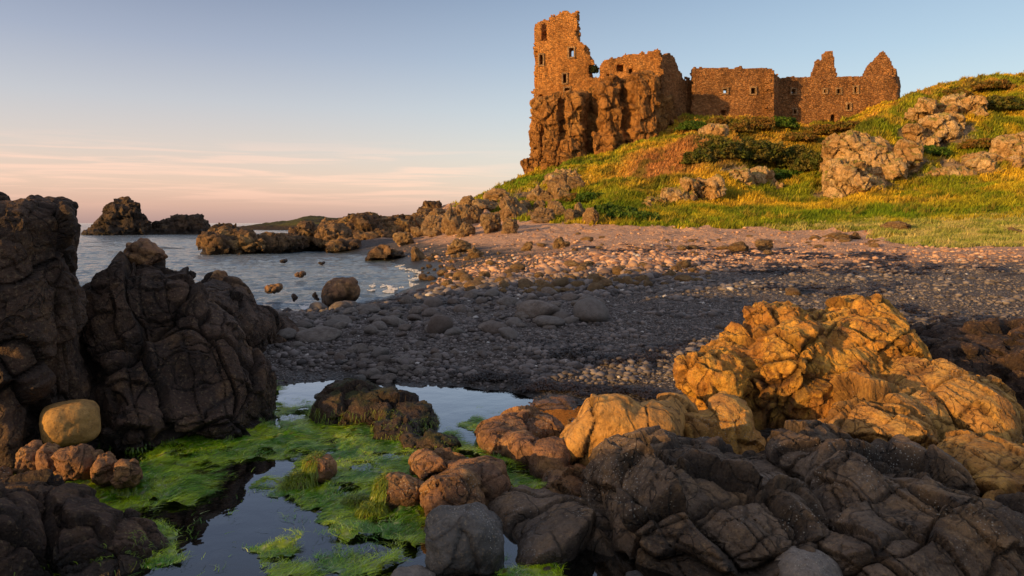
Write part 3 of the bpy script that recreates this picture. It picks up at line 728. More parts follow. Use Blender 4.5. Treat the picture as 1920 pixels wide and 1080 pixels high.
rock('sloping_slab', [LB(1545, 1770, 732, 920, 5.7, 1.3, 2.8, 10), LB(1640, 1890, 690, 880, 6.3, 1.4, 2.6, 14), LB(1740, 1890, 745, 900, 5.9, .9, 2.6), LB(1770, 2010, 820, 1010, 4.7, 1.0, 2.6, 10), LB(1840, 2040, 890, 1080, 4.2, .8), LB(1480, 1600, 780, 920, 5.6, .8)], M_SLAB,
     'orange cracked slab sloping down to the right of the golden outcrop', 'rock', disp=JOINT, seed=82, vox=.016, k=.05)
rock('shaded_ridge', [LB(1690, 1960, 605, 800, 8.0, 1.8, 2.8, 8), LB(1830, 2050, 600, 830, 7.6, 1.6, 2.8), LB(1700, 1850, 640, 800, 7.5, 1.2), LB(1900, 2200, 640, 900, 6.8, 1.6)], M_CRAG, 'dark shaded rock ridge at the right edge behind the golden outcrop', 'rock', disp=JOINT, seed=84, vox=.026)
rock('front_outcrop', [LB(1112, 1350, 830, 1130, 4.5, 1.1, 3, 6), LB(1120, 1440, 880, 1260, 4.1, 1.1, 3, 6), LB(1220, 1500, 842, 1160, 4.5, 1.3, 3, 10), LB(1300, 1540, 915, 1260, 3.95, 1.0, 2.8, 12), LB(1105, 1200, 850, 985, 4.55, .7, 2.6), LB(1185, 1262, 965, 1030, 3.95, .25, 2.8)], M_BASALT,
     'large dark basalt outcrop speckled white at the front right', 'rock outcrop', disp=JOINT, seed=86, vox=.012, k=.06)
rock('corner_outcrop', [LB(1400, 1580, 805, 1010, 4.9, 1.0, 2.8, 12), LB(1500, 1770, 845, 1150, 4.3, 1.1, 2.8, 10), LB(1640, 1830, 850, 1060, 4.6, .9, 2.6, 8), LB(1540, 1760, 960, 1260, 3.7, .9, 3, 10), LB(1680, 1900, 930, 1240, 3.8, .9, 2.8, 8), LB(1820, 2060, 960, 1260, 3.8, 1.0, 3, 4), LB(1450, 1600, 990, 1260, 3.75, .5, 2.8)], M_BASALT,
     'jointed dark rock filling the lower right corner', 'rock outcrop', disp=JOINT, seed=88, vox=.012, k=.045)

# ------------------------------------------------------------------ shore rocks and sea stacks
FARD = [('joint', 1.5, .32), ('block', .6, .14), ('ridge', .9, .12), ('fbm', .3, .05)]
STD = [('joint', 2.8, .7), ('block', 1.2, .35), ('ridge', 1.2, .25), ('fbm', .5, .1)]
def far(name, lobes, lab, cat, mat=M_FAR, disp=FARD, seed=0, vox=None, k=.15, grp=None):
    return rock(name, lobes, mat, lab, cat, grp, vox, disp, k, seed, zmin=-1.5, sm=1)
far('sea_stack', [LB(200, 262, 372, 450, 122, 7, 3, -8), LB(225, 283, 398, 450, 122, 8, 3, 14), LB(180, 240, 402, 450, 121, 7, 3, -18), LB(158, 200, 425, 448, 120, 5), LB(170, 280, 425, 450, 120, 8)], 'tall jagged sea stack standing left of the lower stack', 'sea stack', M_STACK, STD, 101, .28, .3)
far('sea_stack', [LB(285, 392, 412, 446, 128, 8, 3), LB(322, 372, 400, 440, 128, 7, 3), LB(345, 390, 406, 444, 128, 6), LB(392, 450, 424, 442, 124, 7), LB(280, 420, 434, 446, 126, 8)], 'low broad sea stack right of the tall jagged stack', 'sea stack', M_STACK, STD, 103, .28, .3)
far('skerry', [LB(374, 430, 432, 480, 46, 4, 2.4), LB(410, 520, 440, 480, 47, 4.5, 2.6), LB(395, 450, 425, 465, 49, 3), LB(470, 560, 440, 475, 48.5, 4)], 'low golden rock at the seaward tip of the rocky spit', 'rock', seed=105)
far('skerry', [LB(545, 600, 412, 472, 52, 3.5, 2.8), LB(590, 660, 422, 474, 51, 4, 2.6), LB(520, 580, 436, 478, 50, 4), LB(600, 680, 450, 478, 49, 3.5)], 'jagged dark rock in the middle of the rocky spit', 'rock', seed=107)
far('skerry', [LB(636, 720, 400, 468, 62, 6, 3.2), LB(700, 790, 405, 466, 64, 7, 3.4), LB(770, 830, 405, 462, 66, 6, 3), LB(650, 760, 430, 470, 59, 5), LB(600, 660, 408, 450, 66, 5)], 'blocky cliff like rock joining the spit to the shore', 'rock', seed=109)
far('skerry', [LB(684, 750, 462, 494, 38, 2.4, 2.4), LB(730, 770, 470, 492, 38.5, 2)], 'low ribbed brown rock in the surf at the water edge', 'rock', seed=111)
far('square_rock', [LB(790, 832, 376, 404, 78, 3, 3.6), LB(780, 806, 390, 408, 77, 2.5, 3)], 'square topped dark rock on the skyline left of the hill', 'rock', seed=113)
rock('sea_boulder', [LB(608, 676, 516, 572, 17.2, .9, 2.5, -8), LB(600, 640, 540, 576, 17, .6, 2.5)], M_RED, 'large round dark boulder standing in shallow water', 'boulder', disp=[('fbm', .4, .05), ('cell', .5, .04), ('fbm', .08, .008)], seed=115, vox=.035, zmin=-.6)
for i, (b, nm) in enumerate([((490, 532, 530, 552, 18.5, .5), 'flat reddish rock awash left of the round sea boulder'), ((550, 576, 506, 522, 25, .5), 'small red rock awash beyond the round sea boulder'), ((586, 600, 543, 570, 17, .3), 'thin dark rock at the left foot of the round sea boulder'), ((544, 560, 545, 572, 16.8, .3), 'pointed dark rock left of the thin rock at the water edge'), ((522, 540, 484, 494, 34, .6), 'dark rock tip barely above the waves'), ((594, 612, 488, 498, 33, .6), 'wet rock tip awash near the spit')]):
    rock('awash_rock', [LB(*b, 2.4, -6)], M_RED if i < 2 else M_CRAG, nm, 'rock', 'rocks awash near the shore', disp=[('cell', .3, .04), ('fbm', .3, .04)], seed=120 + i, vox=.03, zmin=-.6)

# distant headland and its low green land, as terrain
def headland():
    x = np.arange(-150, 10, .8); y = np.arange(190, 330, 2.)
    X, Y = np.meshgrid(x, y); xf, yf = X.ravel(), Y.ravel()
    u = xf / yf * F + 960
    prof = np.interp(u, [420, 440, 455, 500, 545, 570, 600, 620, 680, 760, 800, 900, 1000], [-1.6, 0, .3, 1.2, 2.3, 3.6, 3.6, 2.9, 3.2, 4.0, 4.2, 5, 6])
    z = -1.2 + (prof + 1.4) * np.exp(-((yf - 240) / 40) ** 4) + .5 * fbm(xy3(xf, yf) * .12, 4, 150) + .25 * fbm(xy3(xf, yf) * .5, 3, 151)
    n = X.shape[1]; i = (np.arange(X.shape[0] - 1)[:, None] * n + np.arange(n - 1)[None]).ravel()
    m, t = nmat('headland_turf'); v = t.geo()
    c = t.mix(t.ramp(t._sep(v)[2], .5, 1.6), (.07, .045, .03), (.1, .095, .03))
    c = t.mix(t.ramp(t.noise(v, .25, 5, .7), .4, .65), c, (.05, .04, .025))
    t.out(t.principled(c, .9, t.bump(t.noise(v, .5, 6, .7), .8, 1.5), .1))
    tag(obj('headland', mesh('headland', np.stack([xf, yf, z], -1), np.stack([i, i + 1, i + 1 + n, i + n], -1), mat=m)), 'low distant headland beyond the rocky spit', kind='structure')
headland()

# ------------------------------------------------------------------ castle
def stone_mat(name, a, b, c3, S=1.0):
    m, t = nmat(name)
    v = t.geo()
    wv = t.mix(.1, v, t.noise(v, 1.5, 3, .5, 0, 'Color'))
    cellv = t.map(wv, (1, 1, 1.7))
    cell = t.voro(cellv, 2.3 / S, 'F1', 'Color'); ed = t.voro(cellv, 2.3 / S, 'DISTANCE_TO_EDGE')
    cs = t._sep(cell)
    col = t.mix(t.ramp(t.noise(v, .45, 6, .65), .35, .65), a, b)
    col = t.mix(t.math('MULTIPLY', cs[0], .45), col, c3)
    col = t.mix(t.math('MULTIPLY', t.ramp(cs[1], .6, 1), .55), col, t.mix(.7, col, (.02, .012, .01)))
    col = t.mix(t.ramp(ed, .08, .0, 0, .55), col, t.mix(.7, col, (.02, .012, .01)))
    col = t.mix(t.ramp(t.noise(v, 1.1, 6, .75), .52, .72, 0, .45), col, t.mix(.7, col, (.03, .02, .012)))
    col = t.mix(t.ramp(t.noise(t.map(v, (1, 1, .6), (5, 2, 8)), .28, 5, .6, .3), .47, .66, 0, .62), col, t.mix(.62, col, (.035, .018, .01)))
    h = t.math('ADD', t.math('MULTIPLY', t.ramp(ed, 0, .12), .6), t.noise(v, 3, 6, .7))
    t.out(t.principled(col, .9, t.bump(h, .9, .22), .15))
    return m
M_ST1 = stone_mat('castle_stone_red', (.52, .21, .055), (.64, .285, .08), (.74, .38, .13), .6)
M_ST2 = stone_mat('castle_stone_brown', (.27, .115, .042), (.40, .18, .065), (.58, .31, .13), .7)
M_DRESS = stone_mat('dressed_stone', (.42, .25, .12), (.50, .31, .16), (.56, .36, .2), .7)

def ruin(name, outline, pA, pB, thick, holes, parent, mat, cell=.2, seed=0, rag=.5, batter=0):
    """a ragged masonry wall: outline in photograph pixels, standing on the line pA-pB given as (px, Y)"""
    A = np.array(((pA[0] - 960) / F * pA[1], pA[1])); B = np.array(((pB[0] - 960) / F * pB[1], pB[1]))
    L = np.linalg.norm(B - A); d = (B - A) / L; nrm = np.array((-d[1], d[0]))
    if nrm[1] < 0: nrm = -nrm
    def uz(px, py):
        k = (px - 960) / F
        s = (A[0] - k * A[1]) / (k * d[1] - d[0])
        Y = A[1] + s * d[1]
        return (s, EYE + (HZ - py) / F * Y)
    O = np.array([uz(*p) for p in outline])
    H = []
    for h in holes:
        a = uz(h[0], h[3]); b = uz(h[1], h[2]); H.append((a[0], b[0], a[1], b[1], h[4] if len(h) > 4 else 0))
    u0, u1 = O[:, 0].min() - .6, O[:, 0].max() + .6; z0, z1 = O[:, 1].min() - .4, O[:, 1].max() + .6
    nu, nz = int((u1 - u0) / cell) + 1, int((z1 - z0) / cell) + 1
    nw = max(2, int(round(thick / .45))); cw_ = thick / nw
    uc = u0 + (np.arange(nu) + .5) * cell; zc = z0 + (np.arange(nz) + .5) * cell
    U, W, Z = np.meshgrid(uc, (np.arange(nw) + .5) * cw_, zc, indexing='ij')
    p = np.stack([U.ravel(), W.ravel(), Z.ravel()], -1)
    su = rag * fbm(p * .9, 3, seed) ; sz_ = rag * fbm(p * .9, 3, seed + 9)
    occ = inpoly(p[:, 0] + su, p[:, 2] + sz_, O).reshape(U.shape)
    for (a, b, c, e, through) in H:
        hm = (U > a) & (U < b) & (Z > c) & (Z < e)
        if not through: hm &= W < thick * .72
        occ &= ~hm
    pad = np.zeros((nu + 2, nw + 2, nz + 2), bool); pad[1:-1, 1:-1, 1:-1] = occ
    quads = []
    def vid(i, j, k): return (i * (nw + 1) + j) * (nz + 1) + k
    I, J, K = np.nonzero(occ)
    for ax, sg in ((0, -1), (0, 1), (1, -1), (1, 1), (2, -1), (2, 1)):
        q = [I + 1, J + 1, K + 1]; q[ax] = q[ax] + sg
        m = ~pad[q[0], q[1], q[2]]
        i, j, k = I[m], J[m], K[m]
        o = [0, 0, 0]; o[ax] = 1 if sg > 0 else 0
        e1, e2 = [(1, 2), (2, 0), (0, 1)][ax]
        cs = []
        for (s1, s2) in ((0, 0), (1, 0), (1, 1), (0, 1)):
            c = o.copy(); c[e1] = s1; c[e2] = s2
            cs.append(vid(i + c[0], j + c[1], k + c[2]))
        f = np.stack(cs, -1)
        quads.append(f if sg > 0 else f[:, ::-1])
    f = np.concatenate(quads)
    uq, inv = np.unique(f, return_inverse=True); f = inv.reshape(-1, 4)
    vi = uq // ((nw + 1) * (nz + 1)); vj = (uq // (nz + 1)) % (nw + 1); vk = uq % (nz + 1)
    loc = np.stack([u0 + vi * cell, vj * cw_, z0 + vk * cell], -1).astype(np.float32)
    loc = smooth(loc, f, 1, .45)
    n3 = np.stack([perlin(loc * 2.3, seed + k) for k in (20, 21, 22)], -1)
    loc = loc + n3 * .10 * np.array([.6, 1, .6])
    loc[:, 1] += .10 * fbm(loc * .5, 2, seed + 5) + batter * (loc[:, 2] - z0)
    v = np.zeros((len(loc), 3))
    v[:, 0] = A[0] + d[0] * loc[:, 0] + nrm[0] * loc[:, 1]; v[:, 1] = A[1] + d[1] * loc[:, 0] + nrm[1] * loc[:, 1]; v[:, 2] = loc[:, 2]
    o = obj(name, mesh(name, v - np.array(parent.location), f, mat=mat, smooth=False), parent=parent)
    frames = []
    for h, (a, b, c, e, th) in zip(holes, H):
        if len(h) > 5 and h[5]:
            fv, ff = [], []
            g = .2
            for (ua, ub, za, zb) in ((a - g, a, c - g, e + g), (b, b + g, c - g, e + g), (a, b, e, e + g), (a, b, c - g, c)):
                base = len(fv)
                for wv_ in (-.16, .3):
                    for (uu, zz) in ((ua, za), (ub, za), (ub, zb), (ua, zb)):
                        fv.append((A[0] + d[0] * uu + nrm[0] * wv_, A[1] + d[1] * uu + nrm[1] * wv_, zz))
                for qd in ((0, 1, 2, 3), (7, 6, 5, 4), (0, 4, 5, 1), (1, 5, 6, 2), (2, 6, 7, 3), (3, 7, 4, 0)):
                    ff.append([base + k for k in qd])
            obj('window_surround', mesh('window_surround', np.array(fv) - np.array(parent.location), np.array(ff), mat=M_DRESS, smooth=False), parent=o)
    return o

def emp(name, loc):
    e = bpy.data.objects.new(name, None); e.location = loc; COL.objects.link(e); return e

keep = emp('castle_keep', tuple(P(1110, 300, 94)))
tag(keep, 'ruined castle keep with a tall broken tower on the sea cliff', 'castle')
ruin('tower_wall', [(1000, 240), (1001, 180), (1003, 120), (1004, 60), (1006, 43), (1014, 42), (1018, 42), (1026, 40), (1030, 36), (1042, 28), (1046, 20), (1060, 19), (1066, 24), (1070, 24), (1076, 20), (1082, 20), (1083, 60), (1088, 80), (1094, 84), (1098, 92), (1104, 100), (1107, 110), (1112, 116), (1106, 126), (1106, 136), (1112, 145), (1124, 144), (1128, 150), (1128, 200), (1110, 260)],
     (1000, 94.5), (1128, 92.2), 1.9, [(1014, 1025, 42, 76, 0), (1012, 1018, 103, 122, 0, 1), (1067, 1076, 90, 107, 1, 1), (1056, 1062, 139, 156, 0, 1), (1059, 1068, 165, 179, 0, 1), (1010, 1017, 178, 202, 0)], keep, M_ST1, .17, 300)
ruin('curtain_wall', [(1126, 220), (1126, 148), (1128, 130), (1132, 110), (1146, 112), (1155, 108), (1180, 104), (1205, 100), (1222, 98), (1226, 92), (1234, 89), (1238, 96), (1240, 110), (1238, 150), (1236, 260)],
     (1126, 92.2), (1240, 91.6), 1.7, [(1137, 1143, 138, 147, 0), (1156, 1169, 121, 134, 0), (1179, 1186, 127, 138, 0), (1203, 1210, 136, 143, 0), (1202, 1210, 150, 170, 0)], keep, M_ST1, .17, 310)
ruin('side_wall', [(1025, 300), (1024, 50), (1028, 46), (1034, 38), (1040, 60), (1044, 300)], (1024, 94.9), (1037, 103), 1.6, [], keep, M_ST1, .25, 320)
ruin('return_wall', [(1238, 260), (1238, 102), (1248, 103), (1258, 104), (1266, 110), (1271, 126), (1278, 140), (1288, 152), (1292, 148), (1298, 150), (1302, 152), (1306, 240)],
     (1238, 92), (1306, 97.2), 1.6, [(1236, 1241, 132, 138, 0)], keep, M_ST2, .2, 330)
rng_ = emp('castle_range', tuple(P(1378, 212, 94)))
tag(rng_, 'roofless square castle range in the middle with two windows', 'castle building')
ruin('front_wall', [(1298, 240), (1298, 128), (1302, 126), (1330, 127), (1370, 126), (1420, 127), (1445, 128), (1452, 136), (1455, 145), (1456, 240)], (1298, 94.6), (1456, 93.2), 1.5,
     [(1356, 1363, 167, 175, 1, 1), (1408, 1416, 165, 176, 0, 1), (1354, 1361, 206, 216, 0)], rng_, M_ST2, .19, 340, .22)
ruin('side_wall', [(1452, 240), (1452, 138), (1458, 142), (1464, 150), (1466, 240)], (1455, 93.6), (1466, 99), 1.3, [], rng_, M_ST2, .25, 345)
ruin('side_wall', [(1314, 240), (1318, 130), (1324, 140), (1330, 150), (1333, 240)], (1317, 95), (1335, 100), 1.3, [], rng_, M_ST2, .25, 346)
hall = emp('castle_hall', tuple(P(1570, 235, 95.5)))
tag(hall, 'long roofless castle hall with two broken gables at the right', 'castle building')
ruin('front_wall', [(1450, 270), (1452, 144), (1480, 146), (1500, 144), (1522, 144), (1540, 143), (1568, 143), (1590, 142), (1612, 143), (1622, 142), (1630, 140), (1672, 140), (1680, 150), (1683, 160), (1685, 250), (1600, 270)], (1450, 96), (1685, 94.6), 1.5,
     [(1484, 1491, 167, 176, 1, 1), (1544, 1549, 168, 174, 0, 1), (1569, 1576, 167, 175, 0, 1), (1601, 1607, 163, 174, 0, 1), (1588, 1594, 195, 206, 0, 1), (1488, 1493, 205, 214, 0, 1), (1559, 1568, 214, 240, 0)], hall, M_ST2, .19, 350, .22)
ruin('broken_gable', [(1522, 180), (1523, 140), (1528, 132), (1530, 116), (1540, 112), (1546, 106), (1550, 96), (1560, 96), (1562, 104), (1566, 118), (1568, 142), (1570, 180)], (1522, 97.4), (1570, 97), 1.3, [], hall, M_ST2, .2, 360, .25)
ruin('broken_gable', [(1614, 180), (1622, 138), (1628, 126), (1636, 118), (1644, 110), (1652, 100), (1657, 95), (1662, 104), (1670, 112), (1674, 126), (1680, 136), (1682, 148), (1684, 180)], (1614, 96.8), (1684, 96.2), 1.3, [], hall, M_ST2, .2, 365, .25)
ruin('side_wall', [(1678, 250), (1680, 130), (1684, 140), (1688, 150), (1690, 250)], (1681, 96.2), (1697, 104), 1.3, [], hall, M_ST2, .3, 368)

cl = []
for (x0, x1, y0, y1, Y) in [(1011, 1030, 225, 352, 93.8), (1015, 1040, 188, 350, 93.2), (1024, 1054, 184, 345, 91.6), (1044, 1074, 186, 335, 92.6), (1066, 1098, 178, 325, 91.0), (1092, 1120, 180, 315, 92.0), (1112, 1150, 160, 312, 90.5), (1144, 1174, 148, 302, 91.4), (1166, 1208, 143, 298, 89.6), (1202, 1228, 165, 285, 90.5), (1216, 1243, 176, 280, 89.7), (1006, 1026, 275, 356, 92.6), (1000, 1016, 300, 358, 93.3), (1013, 1046, 280, 350, 91.2), (1050, 1090, 268, 335, 90.2), (1120, 1160, 250, 315, 89.8), (1014, 1236, 192, 335, 94.2)]:
    cl.append(LB(x0, x1, y0, y1, Y, 7.5, 9, random.uniform(-4, 4), random.uniform(-32, 32)))
far('sea_cliff', cl, 'fluted red brown cliff carrying the castle tower', 'cliff', M_CLIFF, [('joint', 1.5, .42), ('block', 1.3, .22, (1, 1, .25)), ('joint', .6, .14), ('fbm', .3, .03)], 401, .15, .06)

#PART3

# ------------------------------------------------------------------ strands: pool weed, moss caps, wrack
def ribbons(pts, ang, length, width, cols, lift=.02, segs=3, curl=.8, nrm=None, droop=None):
    n = len(pts); S = segs + 1
    t = np.linspace(0, 1, S)
    a = ang[:, None] + curl * RNG.normal(size=n)[:, None] * t[None] + .25 * RNG.normal(size=(n, S))
    step = (length / segs)[:, None]
    dx, dy = np.cos(a) * step, np.sin(a) * step
    X = pts[:, 0:1] + np.cumsum(dx, 1) - dx; Y = pts[:, 1:2] + np.cumsum(dy, 1) - dy
    Z = pts[:, 2:3] + lift * (np.sin(t * 2.6)[None] * RNG.uniform(.2, 1, (n, 1)))
    if droop is not None: Z = droop(X, Y, Z)
    wv = (width[:, None] * (1 - .75 * t[None])) * .5
    roll = RNG.normal(0, .35, (n, 1))
    ox, oy, oz = -np.sin(a) * wv * np.cos(roll), np.cos(a) * wv * np.cos(roll), wv * np.sin(roll)
    Lh = np.stack([X - ox, Y - oy, Z - oz], -1); Rh = np.stack([X + ox, Y + oy, Z + oz], -1)
    v = np.stack([Lh, Rh], 2).reshape(-1, 3)
    b = (np.arange(n) * S * 2)[:, None] + (np.arange(segs) * 2)[None]
    q = np.stack([b, b + 1, b + 3, b + 2], -1).reshape(-1, 4)
    c = np.repeat(cols, S * 2, 0)
    return v, q, c

def weed_mat(name, rough=.45, spec=.5, trans=.25):
    m, t = nmat(name)
    c = t.attr('col', 'Color')
    b = t.n('ShaderNodeBsdfPrincipled'); t.set(b.inputs['Base Color'], c); b.inputs['Roughness'].default_value = rough; b.inputs['Specular IOR Level'].default_value = spec
    tr = t.n('ShaderNodeBsdfTranslucent'); t.set(tr.inputs[0], c)
    mx = t.n('ShaderNodeMixShader'); mx.inputs[0].default_value = trans; t.set(mx.inputs[1], b.outputs[0]); t.set(mx.inputs[2], tr.outputs[0])
    t.out(mx.outputs[0]); return m
M_WEED = weed_mat('pool_weed', .3, .6, .2); M_GRASS = weed_mat('grass_blades', .7, .15, .3); M_WRACK = weed_mat('wrack', .4, .5, .0)

def px_poly(poly, z=0.0):
    return np.array([G(x, y, z)[:2] for x, y in poly])
WEED = [[(-60, 880), (30, 872), (100, 890), (200, 895), (262, 880), (290, 822), (420, 812), (505, 796), (565, 830), (548, 862), (430, 866), (380, 900), (388, 945), (300, 956), (232, 968), (330, 1008), (348, 1040), (340, 1080), (285, 1085), (268, 1040), (210, 985), (100, 945), (-40, 945)],
        [(512, 760), (600, 752), (640, 790), (700, 806), (760, 835), (835, 812), (880, 828), (905, 850), (790, 862), (770, 890), (785, 940), (802, 975), (792, 1045), (700, 1022), (640, 1012), (575, 962), (540, 925), (545, 880), (562, 850), (515, 790)],
        [(472, 912), (500, 900), (545, 905), (540, 935), (490, 940)], [(472, 1035), (520, 1022), (560, 1028), (550, 1050), (490, 1060)], [(590, 1040), (660, 1030), (740, 1045), (750, 1085), (600, 1090)], [(860, 800), (880, 786), (935, 780), (945, 800), (900, 812)], [(500, 720), (520, 715), (522, 735), (505, 740)], [(500, 1075), (560, 1065), (600, 1085), (520, 1095)],
        [(890, 850), (960, 862), (1010, 915), (1015, 945), (985, 940), (930, 880)], [(930, 1060), (1040, 1050), (1060, 1090), (940, 1095)]]
WP = [px_poly(p) for p in WEED]
def in_weed(x, y, jit=.07):
    q = xy3(x, y)
    jx = jit * fbm(q * 4.5, 3, 501); jy = jit * 1.3 * fbm(q * 4.5, 3, 505)
    r = np.zeros(x.shape, bool)
    for p in WP: r |= inpoly(x + jx, y + jy, p)
    return r
def weed_col(x, y, n):
    q = xy3(x, y)
    f = sstep(-.4, .5, fbm(q * 3.5, 3, 510) + .5 * RNG.normal(size=n) * .5)[:, None]
    c = np.array([.10, .31, .005]) * (1 - f) + np.array([.52, .68, .012]) * f
    pale = (RNG.random(n) < .10)[:, None]
    c = np.where((RNG.random(n) < .05)[:, None], np.array([.16, .10, .03]), c)
    return np.where(pale, np.array([.5, .6, .25]), c) * RNG.uniform(.55, 1.35, (n, 1))
N = 330000
xx = RNG.uniform(-3.9, 1.0, N); yy = 3.3 + (8.1 - 3.3) * RNG.random(N) ** 1.25
keep_ = in_weed(xx, yy, .1) | (in_weed(xx, yy, .35) & (RNG.random(N) < .07))
dens = sstep(-.75, .1, fbm(xy3(xx, yy) * 3.2, 4, 515)) + .12
keep_ &= RNG.random(N) < dens * np.clip(5.0 / yy, .3, 1.1)
xx, yy = xx[keep_], yy[keep_]
hump = lambda x, y: .06 * np.clip(fbm(xy3(x, y) * 2.6, 3, 520), 0, 1) + .025 * np.clip(fbm(xy3(x, y) * 8, 2, 522), 0, 1)
ang = 1.1 + 2.0 * fbm(xy3(xx, yy) * 1.1, 4, 525, .6) + .35 * RNG.normal(size=len(xx))
n = len(xx)
pts = np.stack([xx, yy, .003 + hump(xx, yy)], -1)
v1, q1, c1 = ribbons(pts, ang, RNG.uniform(.03, .11, n), RNG.uniform(.0015, .0035, n), weed_col(xx, yy, n), lift=.007, curl=1.2)
# dark felt under the strands
gxx = np.arange(-4.0, 1.1, .022); gyy = np.arange(3.2, 8.2, .022)
MX, MY = np.meshgrid(gxx, gyy); mx_, my_ = MX.ravel(), MY.ravel()
mk = in_weed(mx_, my_) & (fbm(xy3(mx_, my_) * 3.2, 4, 515) > -.38)
nn = MX.shape[1]; ib = (np.arange(MX.shape[0] - 1)[:, None] * nn + np.arange(nn - 1)[None]).ravel()
fq = np.stack([ib, ib + 1, ib + 1 + nn, ib + nn], -1); fq = fq[mk[fq].all(1)]
uq, inv = np.unique(fq, return_inverse=True)
fv = np.stack([mx_[uq] + .008 * RNG.normal(size=len(uq)), my_[uq] + .008 * RNG.normal(size=len(uq)), .002 + hump(mx_[uq], my_[uq]) * .9 + .004 * RNG.random(len(uq))], -1)
fc = weed_col(fv[:, 0], fv[:, 1], len(fv)) * .55
V = np.concatenate([v1, fv]); Q = np.concatenate([q1, inv.reshape(-1, 4) + len(v1)]); C = np.concatenate([c1, fc])
tag(obj('pool_weed', mesh('pool_weed', V, Q, mat=M_WEED, attrs={'col': C})), 'bright green hair like weed floating over the rock pool', kind='stuff')

def on_surface(o, n, cond, seed=0):
    me = o.data
    co = np.zeros(len(me.vertices) * 3, np.float32); me.vertices.foreach_get('co', co); co = co.reshape(-1, 3)
    no = np.zeros(len(me.vertices) * 3, np.float32); me.vertices.foreach_get('normal', no); no = no.reshape(-1, 3)
    p = co + np.array(o.location)
    ok = np.nonzero(cond(p, no))[0]
    if len(ok) == 0: return np.zeros((0, 3)), np.zeros((0, 3))
    k = ok[RNG.integers(0, len(ok), n)]
    return p[k] + RNG.normal(0, .006, (n, 3)), no[k]
mv, mq, mc, off = [], [], [], 0
def moss(o, n, cond, cA=(.30, .34, .012), cB=(.10, .20, .01), ln=(.018, .045)):
    global off
    p, no = on_surface(o, n, cond)
    if len(p) == 0: return
    a = np.arctan2(no[:, 1], no[:, 0]) + RNG.normal(0, .6, n)
    f = RNG.random((n, 1)); c = (np.array(cA) * f + np.array(cB) * (1 - f)) * RNG.uniform(.6, 1.3, (n, 1))
    p = p + no * .006
    L = RNG.uniform(*ln, n)
    slope = np.sqrt(np.clip(1 - no[:, 2] ** 2, 0, 1)) / np.maximum(no[:, 2], .35)
    t_ = np.linspace(0, 1, 4)
    v, q, c = ribbons(p, a, L, RNG.uniform(.003, .006, n), c, lift=.02, droop=lambda X, Y, Z: np.maximum(Z - (slope * L)[:, None] * t_[None] * .8, .004))
    mv.append(v); mq.append(q + off); mc.append(c); off += len(v)
for o, n, f in ((WEEDSTONES[0], 900, lambda p, no: (no[:, 2] > .1) & (p[:, 0] < WEEDSTONES[0].location[0] - .0) & (p[:, 2] > 0)),
                (WEEDSTONES[1], 1500, lambda p, no: (no[:, 2] > .05) & (p[:, 0] < WEEDSTONES[1].location[0] - .07) & (p[:, 2] > 0)),
                (WEEDSTONES[2], 2600, lambda p, no: (no[:, 2] > .1) & (p[:, 2] > 0) & (fbm(p * 14, 2, 7) > -.35)),
                (WEEDSTONES[3], 2200, lambda p, no: (no[:, 2] > .1) & (p[:, 2] > 0)), (WEEDSTONES[4], 2000, lambda p, no: (no[:, 2] > .1) & (p[:, 2] > 0)),
                (pool_rock, 700, lambda p, no: (p[:, 2] < .14) & (p[:, 2] > 0.0) & (no[:, 1] < 0.1) & (fbm(p * 4, 2, 8) > -.1))):
    moss(o, n, f)
for o in list(COL.objects):
    if o.name.startswith(('lumpy_stone', 'weedy_stone')): moss(o, 700, lambda p, no: (p[:, 2] < .06) & (p[:, 2] > -.01) & (fbm(p * 9, 2, 9) > -.1))
    if o.name in ('corner_rock',): moss(o, 900, lambda p, no: (p[:, 2] < .13) & (p[:, 2] > .0) & (no[:, 0] > -.2) & (no[:, 1] > -.4) & (fbm(p * 5, 2, 9) > -.2), (.22, .3, .012))
    if o.name in ('brown_rock', 'mound', 'rock_mound', 'low_rocks'): moss(o, 1300, lambda p, no: (p[:, 2] < .05) & (p[:, 2] > .0) & (fbm(p * 5, 2, 9) > 0), (.16, .24, .012))
tag(obj('weed_fringe', mesh('weed_fringe', np.concatenate(mv), np.concatenate(mq), mat=M_WEED, attrs={'col': np.concatenate(mc)})), 'yellow green weed clinging to the stones of the rock pool', kind='stuff')

